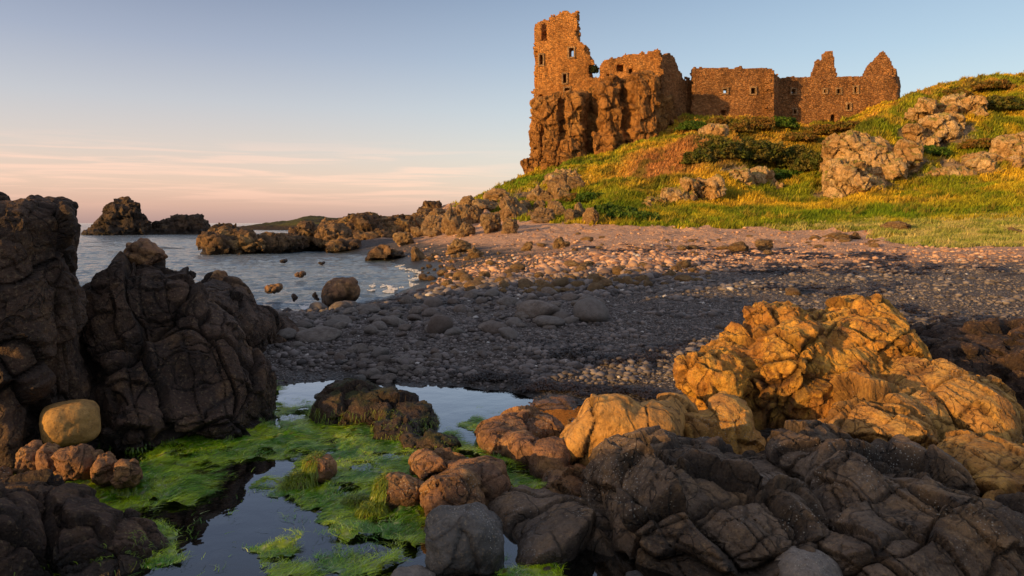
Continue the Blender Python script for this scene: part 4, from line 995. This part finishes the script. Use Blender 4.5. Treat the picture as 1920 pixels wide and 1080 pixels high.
# submerged pale stones on the pool floor
# ------------------------------------------------------------------ boulders and cobbles
def ico(sub):
    import bmesh
    bm = bmesh.new(); bmesh.ops.create_icosphere(bm, subdivisions=sub, radius=1)
    v = np.array([x.co[:] for x in bm.verts], np.float32); f = np.array([[l.index for l in x.verts] for x in bm.faces], np.int32); bm.free()
    return v, f
ICO = {k: ico(k) for k in (1, 2, 3, 4, 5)}
def stone_proto(name, sub, planes, sharp, rough, mat, seed):
    r = np.random.default_rng(seed)
    v, f = ICO[sub]
    pn = r.normal(size=(planes, 3)); pn /= np.linalg.norm(pn, axis=1)[:, None]
    pd = r.uniform(.5 if sub == 5 else .62, .98, planes)
    dd = v @ pn.T
    k = np.where(dd > .05, pd[None] / np.maximum(dd, .05), 9.)
    rad = -np.log(np.exp(-np.concatenate([k, np.full((len(v), 1), 1.05)], 1) * sharp).sum(1)) / sharp
    crk = np.zeros(len(v), np.float32)
    rad = rad + rough * fbm(v * 1.6 + seed, 4, seed) * .9
    if sub >= 4:
        f1, f2, cid, ov = worley(v * 1.5 + seed + .15 * np.stack([fbm(v * 2, 2, 1), fbm(v * 2, 2, 2), fbm(v * 2, 2, 3)], -1), seed, True)
        e = f2 - f1; rad += rough * 1.1 * ((ov * _g[cid & np.uint32(255)]).sum(1) * sstep(0, .1, e) + .4 * (sstep(0, .12, e) - 1)); crk = 1 - sstep(0, .1, e)
        rad += rough * .25 * fbm(v * 6, 3, seed + 4)
    p = v * rad[:, None]
    p = (p - (p.min(0) + p.max(0)) / 2) / ((p.max(0) - p.min(0)) / 2)
    return mesh(name, p, tris=f, mat=mat, attrs={'crk': crk})
BP = [stone_proto('boulder', 5, 12, 26, .17, M_BOULD, 600 + i) for i in range(9)]
CPA = [stone_proto('cobble', 3, 9, 16, .09, M_COB, 690 + i) for i in range(6)]
CPR = [stone_proto('cobble', 3, 9, 7, .05, M_COB, 640 + i) for i in range(10)]
SP = [stone_proto('beach_stone', 3, 9, 16, .12, M_BOULD, 670 + i) for i in range(10)]
cnt = [0]
def put(name, me, box, Y, depth=None, yaw=None, lab=None, cat='boulder', grp=None, sink=.12):
    x0, x1, y0, y1 = box
    c = P((x0 + x1) / 2, (y0 + y1) / 2, Y)
    hx, hz = (x1 - x0) / 2 * Y / F, (y1 - y0) / 2 * Y / F
    o = obj(name, me, (c[0], c[1], c[2] - hz * sink))
    o.scale = (hx, (depth / 2 if depth else hx * random.uniform(.8, 1.1)), hz * (1 + sink))
    o.rotation_euler = (0, 0, random.choice((0, math.pi)) + random.uniform(-.3, .3) if yaw is None else yaw)
    return tag(o, lab, cat, grp)
BOULDERS = [((1025, 1082, 322, 372), 68, 'large pale boulder high on the grass edge above the beach', 1), ((985, 1036, 345, 388), 64, 'dark shaded boulder left of the large pale one on the slope', 1), ((936, 990, 366, 414), 58, 'steep sided orange boulder below the shaded one', 1), ((995, 1042, 388, 420), 53, 'blocky orange boulder with a flat top at the slope foot', 1),
            ((1030, 1062, 376, 408), 55, 'pointed pale boulder behind the blocky flat topped one', 1), ((1072, 1100, 378, 414), 54, 'narrow upright boulder against the green slope', 1), ((1090, 1124, 388, 422), 51, 'dark faced boulder at the right end of the slope foot row', 1), ((938, 974, 408, 440), 50, 'rounded orange boulder standing forward on the pebbles', 1),
            ((898, 942, 398, 440), 53, 'broad sunlit boulder in the middle of the slope foot row', 1), ((855, 892, 415, 446), 52, 'wide low orange boulder at the left of the slope foot row', 1), ((826, 866, 380, 444), 58, 'tall leaning orange rock near the left end of the row', 1), ((862, 902, 384, 424), 62, 'rough orange rock behind the broad sunlit boulder', 1), ((790, 832, 402, 446), 60, 'shaded orange rock next to the dark spit', 1), ((768, 800, 424, 446), 57, 'small pale rock at the left end of the boulder row', 1), ((880, 930, 372, 400), 66, 'pale rock half buried in the grassy left crest', 1), ((905, 960, 352, 384), 74, 'weathered rock breaking the grass of the left crest', 1), ((1054, 1098, 330, 362), 70, 'dark rock under the large pale boulder', 1),
            ((738, 778, 434, 462), 44, 'dark brown rock on the sand beside the spit', 0), ((838, 884, 446, 476), 36, 'dark boulder with a sunlit left face alone on the sand', 0), ((876, 904, 460, 486), 34, 'small dark boulder right of the lone one on the sand', 0), ((770, 796, 462, 490), 36, 'brown rock at the edge of the sand near the surf', 0), ((1036, 1060, 444, 468), 38, 'dark backed boulder alone on the pink sand', 0), ((975, 1000, 452, 472), 37, 'small pointed boulder on the pink sand', 0),
            ((1592, 1614, 434, 450), 40, 'dark round boulder on the lumpy sand near the dune grass', 0), ((1655, 1705, 414, 436), 40, 'reddish rock at the edge of the dune grass', 0), ((1545, 1600, 436, 452), 39, 'low tan rock on the lumpy sand', 0), ((1410, 1450, 448, 472), 34, 'pointed tan rock on the lumpy sand', 0), ((1365, 1410, 452, 474), 34, 'flat tan rock left of the pointed one', 0), ((1880, 1918, 425, 440), 33, 'dark low rock in the dune grass at the right edge', 0), ((1815, 1850, 612, 632), 9.5, 'pale broken stones beside the shaded ridge', 0)]
def hit(px, py, Y, lo=18):
    ys = np.concatenate([np.arange(lo, 40, .1), np.arange(40, 108, .25)]); xs = (px - 960) / F * ys; zs = EYE + (HZ - py) / F * ys
    k = np.nonzero(zs < zat(xs, ys))[0]
    return ys[k[0]] if len(k) else Y
for i, (b, Y, lab, g) in enumerate(BOULDERS):
    if Y > 20: Y = hit((b[0] + b[2 - 1]) / 2, b[3] - 1, Y) + (b[1] - b[0]) * .4 * Y / F
    put('boulder', BP[i % 9], b, Y, lab=lab, grp='boulders along the foot of the grassy slope' if g else None)

for i in range(26):
    px = random.uniform(775, 1110); py = np.interp(px, [775, 900, 1000, 1110], [442, 430, 412, 408]) + random.uniform(-34, 8)
    wd = random.uniform(12, 26); Y = hit(px, py, 55)
    put('boulder', BP[i % 9], (px - wd, px + wd, py - wd * random.uniform(1.0, 1.7), py + 3), Y + wd * .7 * Y / F, lab='smaller orange boulder wedged among the big ones at the foot of the grassy slope', grp='boulders along the foot of the grassy slope')
# dark rounded boulders lying in the shaded cobbles
SHB = [((968, 1050, 562, 600), 'broad dark boulder lying in the cobbles left of the shingle'), ((1075, 1140, 560, 606), 'angular dark boulder right of the broad one'), ((548, 640, 612, 642), 'flat dark weed covered boulder below the round sea boulder'), ((800, 850, 590, 632), 'conical grey green boulder amid the cobbles'), ((472, 512, 600, 622), 'pale smooth boulder beside the dark ledge'), ((486, 520, 582, 604), 'grey green boulder at the foot of the dark ledge'), ((1002, 1060, 592, 612), 'low brown boulder in front of the broad dark one'), ((930, 972, 556, 578), 'dark boulder at the edge of the sunlit stones'), ((1340, 1362, 606, 622), 'small dark stone alone on the shingle'), ((540, 572, 640, 656), 'oval grey boulder on the near shingle'), ((686, 716, 648, 664), 'round grey boulder on the near shingle')]
for i, (b, lab) in enumerate(SHB):
    zg = .25
    for _ in range(4):
        g_ = G((b[0] + b[1]) / 2, b[3] - 2, zg); zg = float(zat(g_[0], g_[1])[0])
    put('shore_boulder', CPR[i % 10], b, g_[1] + .15, lab=lab, grp='dark boulders in the shaded cobbles', yaw=random.uniform(-.3, .3))

def ground_at(px, py):
    zg = .3
    for _ in range(8):
        g_ = G(px, py, min(zg, EYE - .05)); zg = .5 * zg + .5 * float(zat(g_[0], g_[1])[0])
    return np.array([g_[0], g_[1], float(zat(g_[0], g_[1])[0])])
def scatter(poly, n, size, name, protos, lab, grp, cat, flat=.62, power=1.0):
    poly = np.array(poly, float); xs = poly[:, 0]; ys = poly[:, 1]; k = 0; placed = []
    while k < n:
        px, py = random.uniform(xs.min(), xs.max()), random.uniform(ys.min(), ys.max())
        if not inpoly(np.array([px]), np.array([py]), poly)[0]: continue
        g_ = ground_at(px, py)
        s_ = size[0] + (size[1] - size[0]) * random.random() ** 2.2
        if any((g_[0] - a) ** 2 + (g_[1] - b) ** 2 < (.75 * (s_ + c)) ** 2 for a, b, c in placed[-300:]):
            if random.random() < .8: continue
        placed.append((g_[0], g_[1], s_))
        o = obj(name, random.choice(protos), (g_[0], g_[1], g_[2] + s_ * flat * .45))
        o.scale = (s_ * random.uniform(.85, 1.35), s_ * random.uniform(.8, 1.1), s_ * flat * random.uniform(.75, 1.2)); o.rotation_euler = (random.uniform(-.2, .2), random.uniform(-.2, .2), random.uniform(0, 6.28))
        tag(o, lab, cat, grp); k += 1
scatter([(470, 590), (600, 575), (800, 560), (1000, 545), (1130, 570), (1100, 610), (900, 640), (700, 630), (500, 640)], 150, (.06, .19), 'cobble', CPA + CPR[:5], 'grey cobble lying in the shaded band of cobbles by the sea', 'cobbles in the shaded band by the sea', 'cobble')
scatter([(630, 660), (700, 655), (780, 680), (800, 705), (720, 722), (640, 706)], 40, (.045, .12), 'cobble', CPR, 'smooth pale grey cobble in the small heap at the far edge of the pool', 'cobbles heaped at the far edge of the pool', 'cobble')
scatter([(500, 640), (640, 640), (900, 650), (1000, 640), (900, 690), (660, 700), (480, 670)], 30, (.04, .1), 'cobble', CPR, 'scattered grey cobble on the near dark shingle', 'cobbles scattered on the near shingle', 'cobble')
scatter([(790, 480), (900, 470), (1120, 500), (1340, 500), (1360, 525), (1100, 550), (900, 552), (790, 545)], 225, (.06, .22), 'beach_stone', SP, 'sunlit orange brown stone on the stony slope above the water', 'stones on the stony slope above the water', 'stone', .7)
scatter([(1000, 432), (1300, 435), (1640, 440), (1640, 465), (1300, 480), (1000, 470)], 70, (.08, .3), 'beach_stone', SP, 'small tan stone on the sunlit pink sand', 'stones on the sunlit sand', 'stone', .55)
# pale stones under the pool water
for i, (px, py, s_) in enumerate([(405, 985, .13), (535, 975, .07), (410, 1045, .06), (600, 1005, .16), (380, 1060, .04), (530, 1010, .08)]):
    g_ = G(px, py, -.14); o = obj('sunken_stone', CPR[i], (g_[0], g_[1], -.13)); o.scale = (s_, s_ * .8, s_ * .45); o.rotation_euler = (0, 0, .5 * i)
    tag(o, ['large pale stone under the pool water beside the dark reflection', 'small white stone under the middle of the pool', 'round stone under water near the bottom of the pool', 'broad dim stone under water near the right bank of the pool', 'tiny stone on the pool floor beside the left weed', 'dim stone under the water in the centre of the pool'][i], 'stone', 'pale stones under the pool water')

# ------------------------------------------------------------------ loose shingle
def pebbles():
    N = 85000
    u = RNG.uniform(-.5, .75, N); Y = 7.6 / (1 - RNG.random(N) * (1 - 7.6 / 46))
    x = u * Y; z = zat(x, Y)
    ok = (z > .01) & ~inpoly(x, Y, FOOT)
    cl_ = fbm(xy3(x, Y) * .9, 3, 700)
    rocky = np.exp(-(((x - .2 * Y + 2.5) / (3 + .1 * Y)) ** 2)) * sstep(12, 17, Y) * sstep(30, 22, Y)
    ok &= RNG.random(N) < (.35 + .65 * sstep(-.3, .4, cl_) + rocky)
    x, Y, z, rocky = x[ok], Y[ok], z[ok], rocky[ok]
    n = len(x)
    s = (.007 + .034 * RNG.random(n) ** 3.5) * (.7 + Y / 28) * (1 + 1.2 * rocky)
    s = s * (.55 + 1.1 * sstep(-.35, .45, fbm(np.stack([x * .35 - Y * .15, Y * 1.3, 0 * x], -1), 3, 720)))
    v, f = ICO[1]
    rot = RNG.uniform(0, 6.28, n); c_, s_ = np.cos(rot), np.sin(rot)
    sc = np.stack([s * RNG.uniform(.8, 1.5, n), s * RNG.uniform(.7, 1.1, n), s * RNG.uniform(.4, .8, n)], -1)
    jit = 1 + RNG.normal(0, .12, (n, len(v), 1))
    p = v[None] * jit * sc[:, None]
    p = np.stack([p[..., 0] * c_[:, None] - p[..., 1] * s_[:, None], p[..., 0] * s_[:, None] + p[..., 1] * c_[:, None], p[..., 2]], -1)
    p += np.stack([x, Y, z + sc[:, 2] * .3], -1)[:, None]
    F_ = (f[None] + (np.arange(n) * len(v))[:, None, None]).reshape(-1, 3)
    g1 = RNG.random((n, 1))
    c = np.array([.055, .045, .043]) * (1 - g1) + np.array([.24, .2, .185]) * g1
    far_ = sstep(16, 22, Y)[:, None]
    c = c * (1 - far_) + far_ * (np.array([.26, .13, .08]) * (1 - g1) + np.array([.68, .42, .27]) * g1)
    c = np.where(RNG.random((n, 1)) < .015, np.array([.5, .46, .43]), c)
    m, t = nmat('pebble'); t.out(t.principled(t.attr('col', 'Color'), .7, None, .35))
    tag(obj('shingle', mesh('shingle', p.reshape(-1, 3), tris=F_, mat=m, attrs={'col': np.repeat(c, len(v), 0)})), 'loose pebbles and shell grit strewn over the beach', kind='stuff')
pebbles()

# seaweed wrack: dark strands thrown up on the shingle
def wrack():
    polys = [([(780, 690), (1000, 735), (1250, 752), (1240, 735), (1050, 722), (880, 700)], 14000), ([(1000, 640), (1180, 650), (1380, 640), (1350, 665), (1150, 690), (1020, 670)], 3500), ([(1560, 572), (1760, 585), (1920, 600), (1900, 612), (1700, 602), (1560, 590)], 3500), ([(640, 560), (800, 545), (960, 540), (900, 570), (760, 585), (620, 600)], 5000), ([(1080, 462), (1400, 468), (1700, 478), (1700, 490), (1400, 482), (1080, 470)], 5000), ([(1240, 486), (1560, 492), (1900, 500), (1900, 516), (1500, 512), (1240, 500)], 6000), ([(1380, 520), (1560, 540), (1700, 530), (1640, 560), (1440, 545)], 2500)]
    X, Y = [], []
    for pl, n in polys:
        pl = np.array(pl, float); a, b = pl.min(0), pl.max(0)
        px, py = RNG.uniform(a[0], b[0], n * 4), RNG.uniform(a[1], b[1], n * 4)
        j = 14 * fbm(xy3(px, py) * .02, 3, 800)
        ok = inpoly(px + j, py + j, pl) & (fbm(xy3(px, py * 2) * .03, 3, 802) > -.05)
        px, py = px[ok][:n], py[ok][:n]
        zg = np.full(len(px), .3)
        for _ in range(8):
            yy_ = (EYE - zg) * F / (py - HZ); xx_ = (px - 960) / F * yy_; zg = .5 * zg + .5 * zat(xx_, yy_)
        X.append(xx_); Y.append(yy_)
    x, y = np.concatenate(X), np.concatenate(Y); n = len(x)
    c = np.array([.018, .010, .008]) * RNG.uniform(.5, 2.2, (n, 1)) + np.where(RNG.random((n, 1)) < .12, np.array([.05, .03, .01]), 0)
    v, q, c = ribbons(np.stack([x, y, zat(x, y) + .012], -1), RNG.uniform(0, 6.28, n), RNG.uniform(.05, .2, n) * (y / 12), RNG.uniform(.008, .02, n) * (y / 12), c, lift=.03, curl=1.2)
    tag(obj('seaweed_wrack', mesh('seaweed_wrack', v, q, mat=M_WRACK, attrs={'col': c})), 'dark seaweed wrack stranded on the shingle', kind='stuff')
wrack()

# ------------------------------------------------------------------ outcrops in the hillside, grass, bushes
OUTD = [('joint', 1.2, .28), ('block', .5, .13), ('ridge', .5, .05), ('fbm', .2, .03)]
OUT = [([LB(1240, 1290, 352, 398, 55, 3, 2.8, 10), LB(1280, 1330, 340, 398, 56, 3.5, 3), LB(1318, 1352, 338, 380, 57, 3, 3), LB(1212, 1244, 368, 394, 54, 2, 2.4)], 'broken pale rock face at the foot of the middle mound'),
       ([LB(1340, 1400, 318, 368, 61, 3.5, 3), LB(1385, 1450, 322, 365, 63, 3.5, 3)], 'shaded rock face in the gully right of the middle mound'),
       ([LB(1555, 1680, 255, 385, 60.5, 6, 2.4, 14), LB(1552, 1610, 298, 378, 57.5, 4, 2.8, 8), LB(1590, 1660, 330, 376, 57, 3.5, 2.8), LB(1640, 1690, 308, 360, 58.5, 3, 2.8), LB(1665, 1730, 310, 348, 59.5, 3.5, 2.6)], 'pale pinkish rock base of the right hand knoll'),
       ([LB(1690, 1740, 240, 300, 64.5, 3, 3, 12), LB(1735, 1805, 215, 275, 66, 3.5, 3, -10), LB(1770, 1822, 180, 240, 70, 4, 3), LB(1720, 1775, 190, 240, 69, 3, 3, 15)], 'grey and orange rock face near the top of the knoll'),
       ([LB(1755, 1830, 315, 360, 57, 3, 2.6), LB(1815, 1880, 285, 330, 58.5, 3.5, 2.6), LB(1870, 1925, 255, 318, 60, 3.5, 2.8), LB(1900, 1980, 250, 310, 60, 4, 2.8)], 'line of pale rocks descending at the right edge'),
       ([LB(1315, 1350, 236, 262, 75, 3), LB(1300, 1330, 262, 282, 71, 2)], 'small rock showing through grass above the middle mound'),
       ([LB(1020, 1062, 325, 360, 71, 3, 2.6), LB(1050, 1085, 318, 345, 74, 3, 2.6)], 'pale crag in the grass under the sea cliff')]
def craggy(l):
    out = []
    for c, r, p, ro, ya, pi in l:
        out.append((c + np.array((0, .5, 0)), r, p, ro, ya, pi))
        for _ in range(6):
            o = np.array([random.uniform(-1, 1) * r[0], random.uniform(-.9, .3) * r[1], random.uniform(-.7, .6) * r[2]])
            f = random.uniform(.3, .6)
            out.append((c + o, (r[0] * f * random.uniform(.7, 1.2), r[1] * f, r[2] * f * random.uniform(.8, 1.5)), 5, random.uniform(-25, 25), random.uniform(-40, 40), random.uniform(-15, 15)))
    return out
for i, (l, lab) in enumerate(OUT):
    l = craggy(l)
    rock('hill_outcrop', l, M_OUTC, lab, 'rock outcrop', 'rock outcrops in the hillside', vox=.10, disp=OUTD, seed=900 + i, k=.05, zmin=-1, sm=1)

def tufts(N, rx, ry, dens, hgt, colf, name, label, blades=6, wid=.05):
    x = RNG.uniform(*rx, N); y = RNG.uniform(*ry, N)
    z = zat(x, y)
    ok = inpoly(x + .9 * fbm(xy3(x, y) * .7, 3, 90), y + 1.4 * fbm(xy3(x, y) * .5, 3, 93), FOOT) & (z > .4)
    uu = x / y; ok &= (uu > -.15) & (uu < .8)
    ok &= RNG.random(N) < dens(x, y) * (1 - .93 * rockmask(x, y))
    x, y, z = x[ok], y[ok], z[ok]; n = len(x)
    h = hgt(x, y) * RNG.uniform(.5, 1.3, n)
    col = colf(x, y, z) * RNG.uniform(.65, 1.45, (n, 1))
    B = blades
    a = RNG.uniform(0, 6.28, (n, B)); sp = RNG.uniform(.1, .75, (n, B)) * h[:, None]
    bx = x[:, None] + RNG.normal(0, .13, (n, B)); by = y[:, None] + RNG.normal(0, .13, (n, B)); bz = np.repeat(z[:, None] - .04, B, 1)
    tx, ty, tz = bx + np.cos(a) * sp + .25 * h[:, None], by + np.sin(a) * sp, bz + h[:, None] * RNG.uniform(.6, 1.1, (n, B))
    w = wid * RNG.uniform(.6, 1.4, (n, B)) * (y[:, None] / 50)
    wa = RNG.uniform(0, 3.14, (n, B)); ox, oy = np.cos(wa) * w, np.sin(wa) * w
    mxx, myy, mzz = (bx + tx) / 2 - np.cos(a) * sp * .15, (by + ty) / 2 - np.sin(a) * sp * .15, bz + (tz - bz) * .62
    v = np.stack([np.stack([bx - ox, by - oy, bz], -1), np.stack([bx + ox, by + oy, bz], -1), np.stack([mxx + ox * .7, myy + oy * .7, mzz], -1), np.stack([mxx - ox * .7, myy - oy * .7, mzz], -1), np.stack([tx, ty, tz], -1)], 2).reshape(-1, 3)
    b0 = np.arange(n * B)[:, None] * 5
    q = np.concatenate([b0, b0 + 1, b0 + 2, b0 + 3], 1); t3 = np.concatenate([b0 + 3, b0 + 2, b0 + 4], 1)
    tag(obj(name, mesh(name, v, q, t3, mat=M_GRASS, attrs={'col': np.repeat(col, B * 5, 0).clip(0, 1)})), label, kind='stuff')
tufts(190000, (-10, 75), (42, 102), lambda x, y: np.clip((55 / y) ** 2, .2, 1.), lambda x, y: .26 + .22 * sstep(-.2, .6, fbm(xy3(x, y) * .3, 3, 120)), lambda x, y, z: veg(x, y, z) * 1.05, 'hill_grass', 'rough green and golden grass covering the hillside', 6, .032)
def dune_col(x, y, z):
    f = sstep(-.3, .4, fbm(xy3(x, y) * .8, 2, 130))[:, None]
    return np.array([.56, .46, .16]) * f + np.array([.30, .32, .06]) * (1 - f)
tufts(42000, (14, 42), (25, 44), lambda x, y: sstep(-.5, .1, fbm(xy3(x, y) * .6, 3, 131)) * .9 + .1, lambda x, y: .22 + 0 * x, dune_col, 'dune_grass', 'pale wiry dune grass at the top of the beach', 7, .028)

def tuss_col(x, y, z):
    f = RNG.random((len(x), 1))
    return veg(x, y, z) * .6 + .4 * (np.array([.42, .26, .05]) * f + np.array([.30, .14, .045]) * (1 - f))
tufts(16000, (-10, 75), (44, 100), lambda x, y: sstep(.0, .35, fbm(xy3(x, y) * .33, 3, 140)) * np.clip((60 / y) ** 2, .2, 1.), lambda x, y: .55 + 0 * x, tuss_col, 'tussock_grass', 'tall rough tussocks and bracken on the hillside', 10, .045)
M_LEAF = weed_mat('bush_leaves', .7, .2, .25)
def bush(name, c, r, n, colA, colB, lab, cat, grp, leaf=.16):
    d = RNG.normal(size=(n, 3)); d /= np.linalg.norm(d, axis=1)[:, None]; d[:, 2] = np.abs(d[:, 2]) * 1.0 - .15
    rad = (.55 + .45 * RNG.random(n) ** .5) * (1 + .35 * fbm(d * 1.7 + c[0], 3, int(c[0] * 10) % 97))
    p = d * rad[:, None] * np.array(r)
    lum = .6 + .8 * RNG.random((n, 1)); f = sstep(-.3, .3, fbm(d * 3 + c[1], 2, 5))[:, None]
    col = (np.array(colA) * f + np.array(colB) * (1 - f)) * lum
    a = RNG.normal(size=(n, 3)); a /= np.linalg.norm(a, axis=1)[:, None]; b = np.cross(a, RNG.normal(size=(n, 3))); b /= np.linalg.norm(b, axis=1)[:, None]
    s = leaf * RNG.uniform(.5, 1.3, (n, 1))
    v = np.stack([p - a * s, p + b * s * .5, p + a * s, p - b * s * .5], 1).reshape(-1, 3)
    q = np.arange(n * 4).reshape(-1, 4)
    o = obj(name, mesh(name, v, q, mat=M_LEAF, attrs={'col': np.repeat(col, 4, 0)}), tuple(c))
    return tag(o, lab, cat, grp)
BUSH = [(1350, 290, 71, 2.3, 1.3, 'd', 'dark rounded bush on the shaded side of the middle mound'), (1310, 300, 68, 1.6, 1.0, 'd', 'small dark bush at the left of the shaded mound bushes'), (1400, 292, 76, 2.4, 1.4, 'd', 'dark bush in the gully just right of the mound'), (1440, 300, 78, 2.4, 1.5, 'd', 'broad dark bush in the middle of the gully'), (1485, 305, 79, 2.4, 1.4, 'd', 'dark green bush at the right of the gully'), (1530, 310, 78, 2.0, 1.2, 'd', 'dark bush beside the left flank of the knoll'), (1470, 330, 69, 1.8, .9, 'g', 'low green bush in front of the gully'),
        (1420, 236, 88, 2.2, 1.5, 'o', 'orange brown bush under the middle castle range'), (1465, 232, 93, 1.9, 1.4, 'g', 'green bush at the gap between the two castle ranges'), (1385, 240, 87, 1.8, 1.1, 'o', 'russet bush left of the orange brown one'), (1300, 238, 90, 2.0, 1.1, 'g', 'green bush at the right foot of the sea cliff'), (1345, 226, 93, 1.5, .8, 'o', 'low russet bush below the castle range doorway'), (1540, 245, 94, 2.2, 1.2, 'o', 'russet bush in front of the castle hall'), (1590, 240, 93, 2.0, 1.1, 'o', 'russet bush below the hall doorway'), (1500, 258, 88, 2.2, 1.0, 'o', 'low wide bush on the slope before the hall'),
        (1790, 178, 76, 1.8, .9, 'o', 'russet bush on the crest of the knoll'), (1860, 165, 78, 2.0, .9, 'o', 'brown bush on the skyline near the right edge'), (1870, 200, 73, 2.4, 1.0, 'd', 'dark bush below the skyline at the right edge'), (1740, 285, 62.5, 1.7, .8, 'g', 'bright green bush between the knoll rocks'), (1700, 275, 63, 1.2, .6, 'o', 'golden bush beside the knoll rock face'), (1840, 270, 62, 1.8, .8, 'o', 'golden bush above the line of pale rocks'),
        (1140, 398, 52, 1.3, .8, 'g', 'lush green clump right of the slope foot boulders'), (1170, 404, 50, 1.2, .7, 'g', 'green clump beside the path of pebbles'), (1110, 372, 57, 1.2, .7, 'g', 'green clump above the dark faced boulder'), (1200, 408, 49, 1.2, .6, 'g', 'rightmost lush green clump at the slope foot'), (1075, 368, 60, 1.0, .5, 'o', 'russet clump behind the narrow upright boulder')]
CA = {'d': ((.085, .10, .016), (.15, .12, .026)), 'g': ((.06, .125, .012), (.10, .15, .02)), 'o': ((.24, .13, .03), (.16, .13, .025))}
for px, py, Y, rx, rz, k, lab in BUSH:
    Y = hit(px, py + 8, Y, 40); c = P(px, py, Y); c[2] = float(zat(c[0], c[1])[0]) + rz * .15
    if k == 'd': rz *= 1.35  # dark bushes raised to enlarge the dark gully
    bush('bush', c, (rx, rx * .8, rz), int(1500 * rx), *CA[k], lab, 'bush', 'bushes on the hillside', .17)
for (px, py, Y, r, lab) in [(1115, 134, 93, .9, 'dark ivy bush growing in the gap of the broken castle wall'), (1110, 128, 93.5, .6, 'dark ivy on the broken edge of the tower wall')]:
    bush('ivy_bush', P(px, py, Y), (r * .6, .6, r), 900, (.02, .03, .01), (.035, .04, .012), lab, 'bush', None, .14)

# foam where the waves break on the shore
def foam():
    polys = [[(690, 476), (760, 470), (790, 486), (740, 492)], [(740, 500), (790, 492), (790, 540), (770, 545), (765, 515)], [(680, 530), (760, 540), (740, 552), (690, 548)], [(560, 574), (600, 568), (600, 584), (570, 586)]]
    X, Y = [], []
    for pl in polys:
        pl = np.array(pl, float); a, b = pl.min(0), pl.max(0); n = 5200
        px, py = RNG.uniform(a[0], b[0], n), RNG.uniform(a[1], b[1], n)
        ok = inpoly(px, py, pl) & (fbm(xy3(px, py * 3) * .05, 4, 850) > .08)
        y = 2.0 * F / (py[ok] - HZ); X.append((px[ok] - 960) / F * y); Y.append(y)
    x, y = np.concatenate(X), np.concatenate(Y); n = len(x)
    s = RNG.uniform(.008, .024, n) * y / 20
    v, f = ICO[1]; p = v[None] * (s[:, None, None] * np.array([1, 1, .3])) + np.stack([x, y, np.full(n, -.17)], -1)[:, None]
    m, t = nmat('foam_white'); t.out(t.principled((.7, .68, .68), .6))
    tag(obj('foam', mesh('foam', p.reshape(-1, 3), tris=(f[None] + (np.arange(n) * len(v))[:, None, None]).reshape(-1, 3), mat=m)), 'white foam where small waves break on the stones', kind='stuff')
foam()
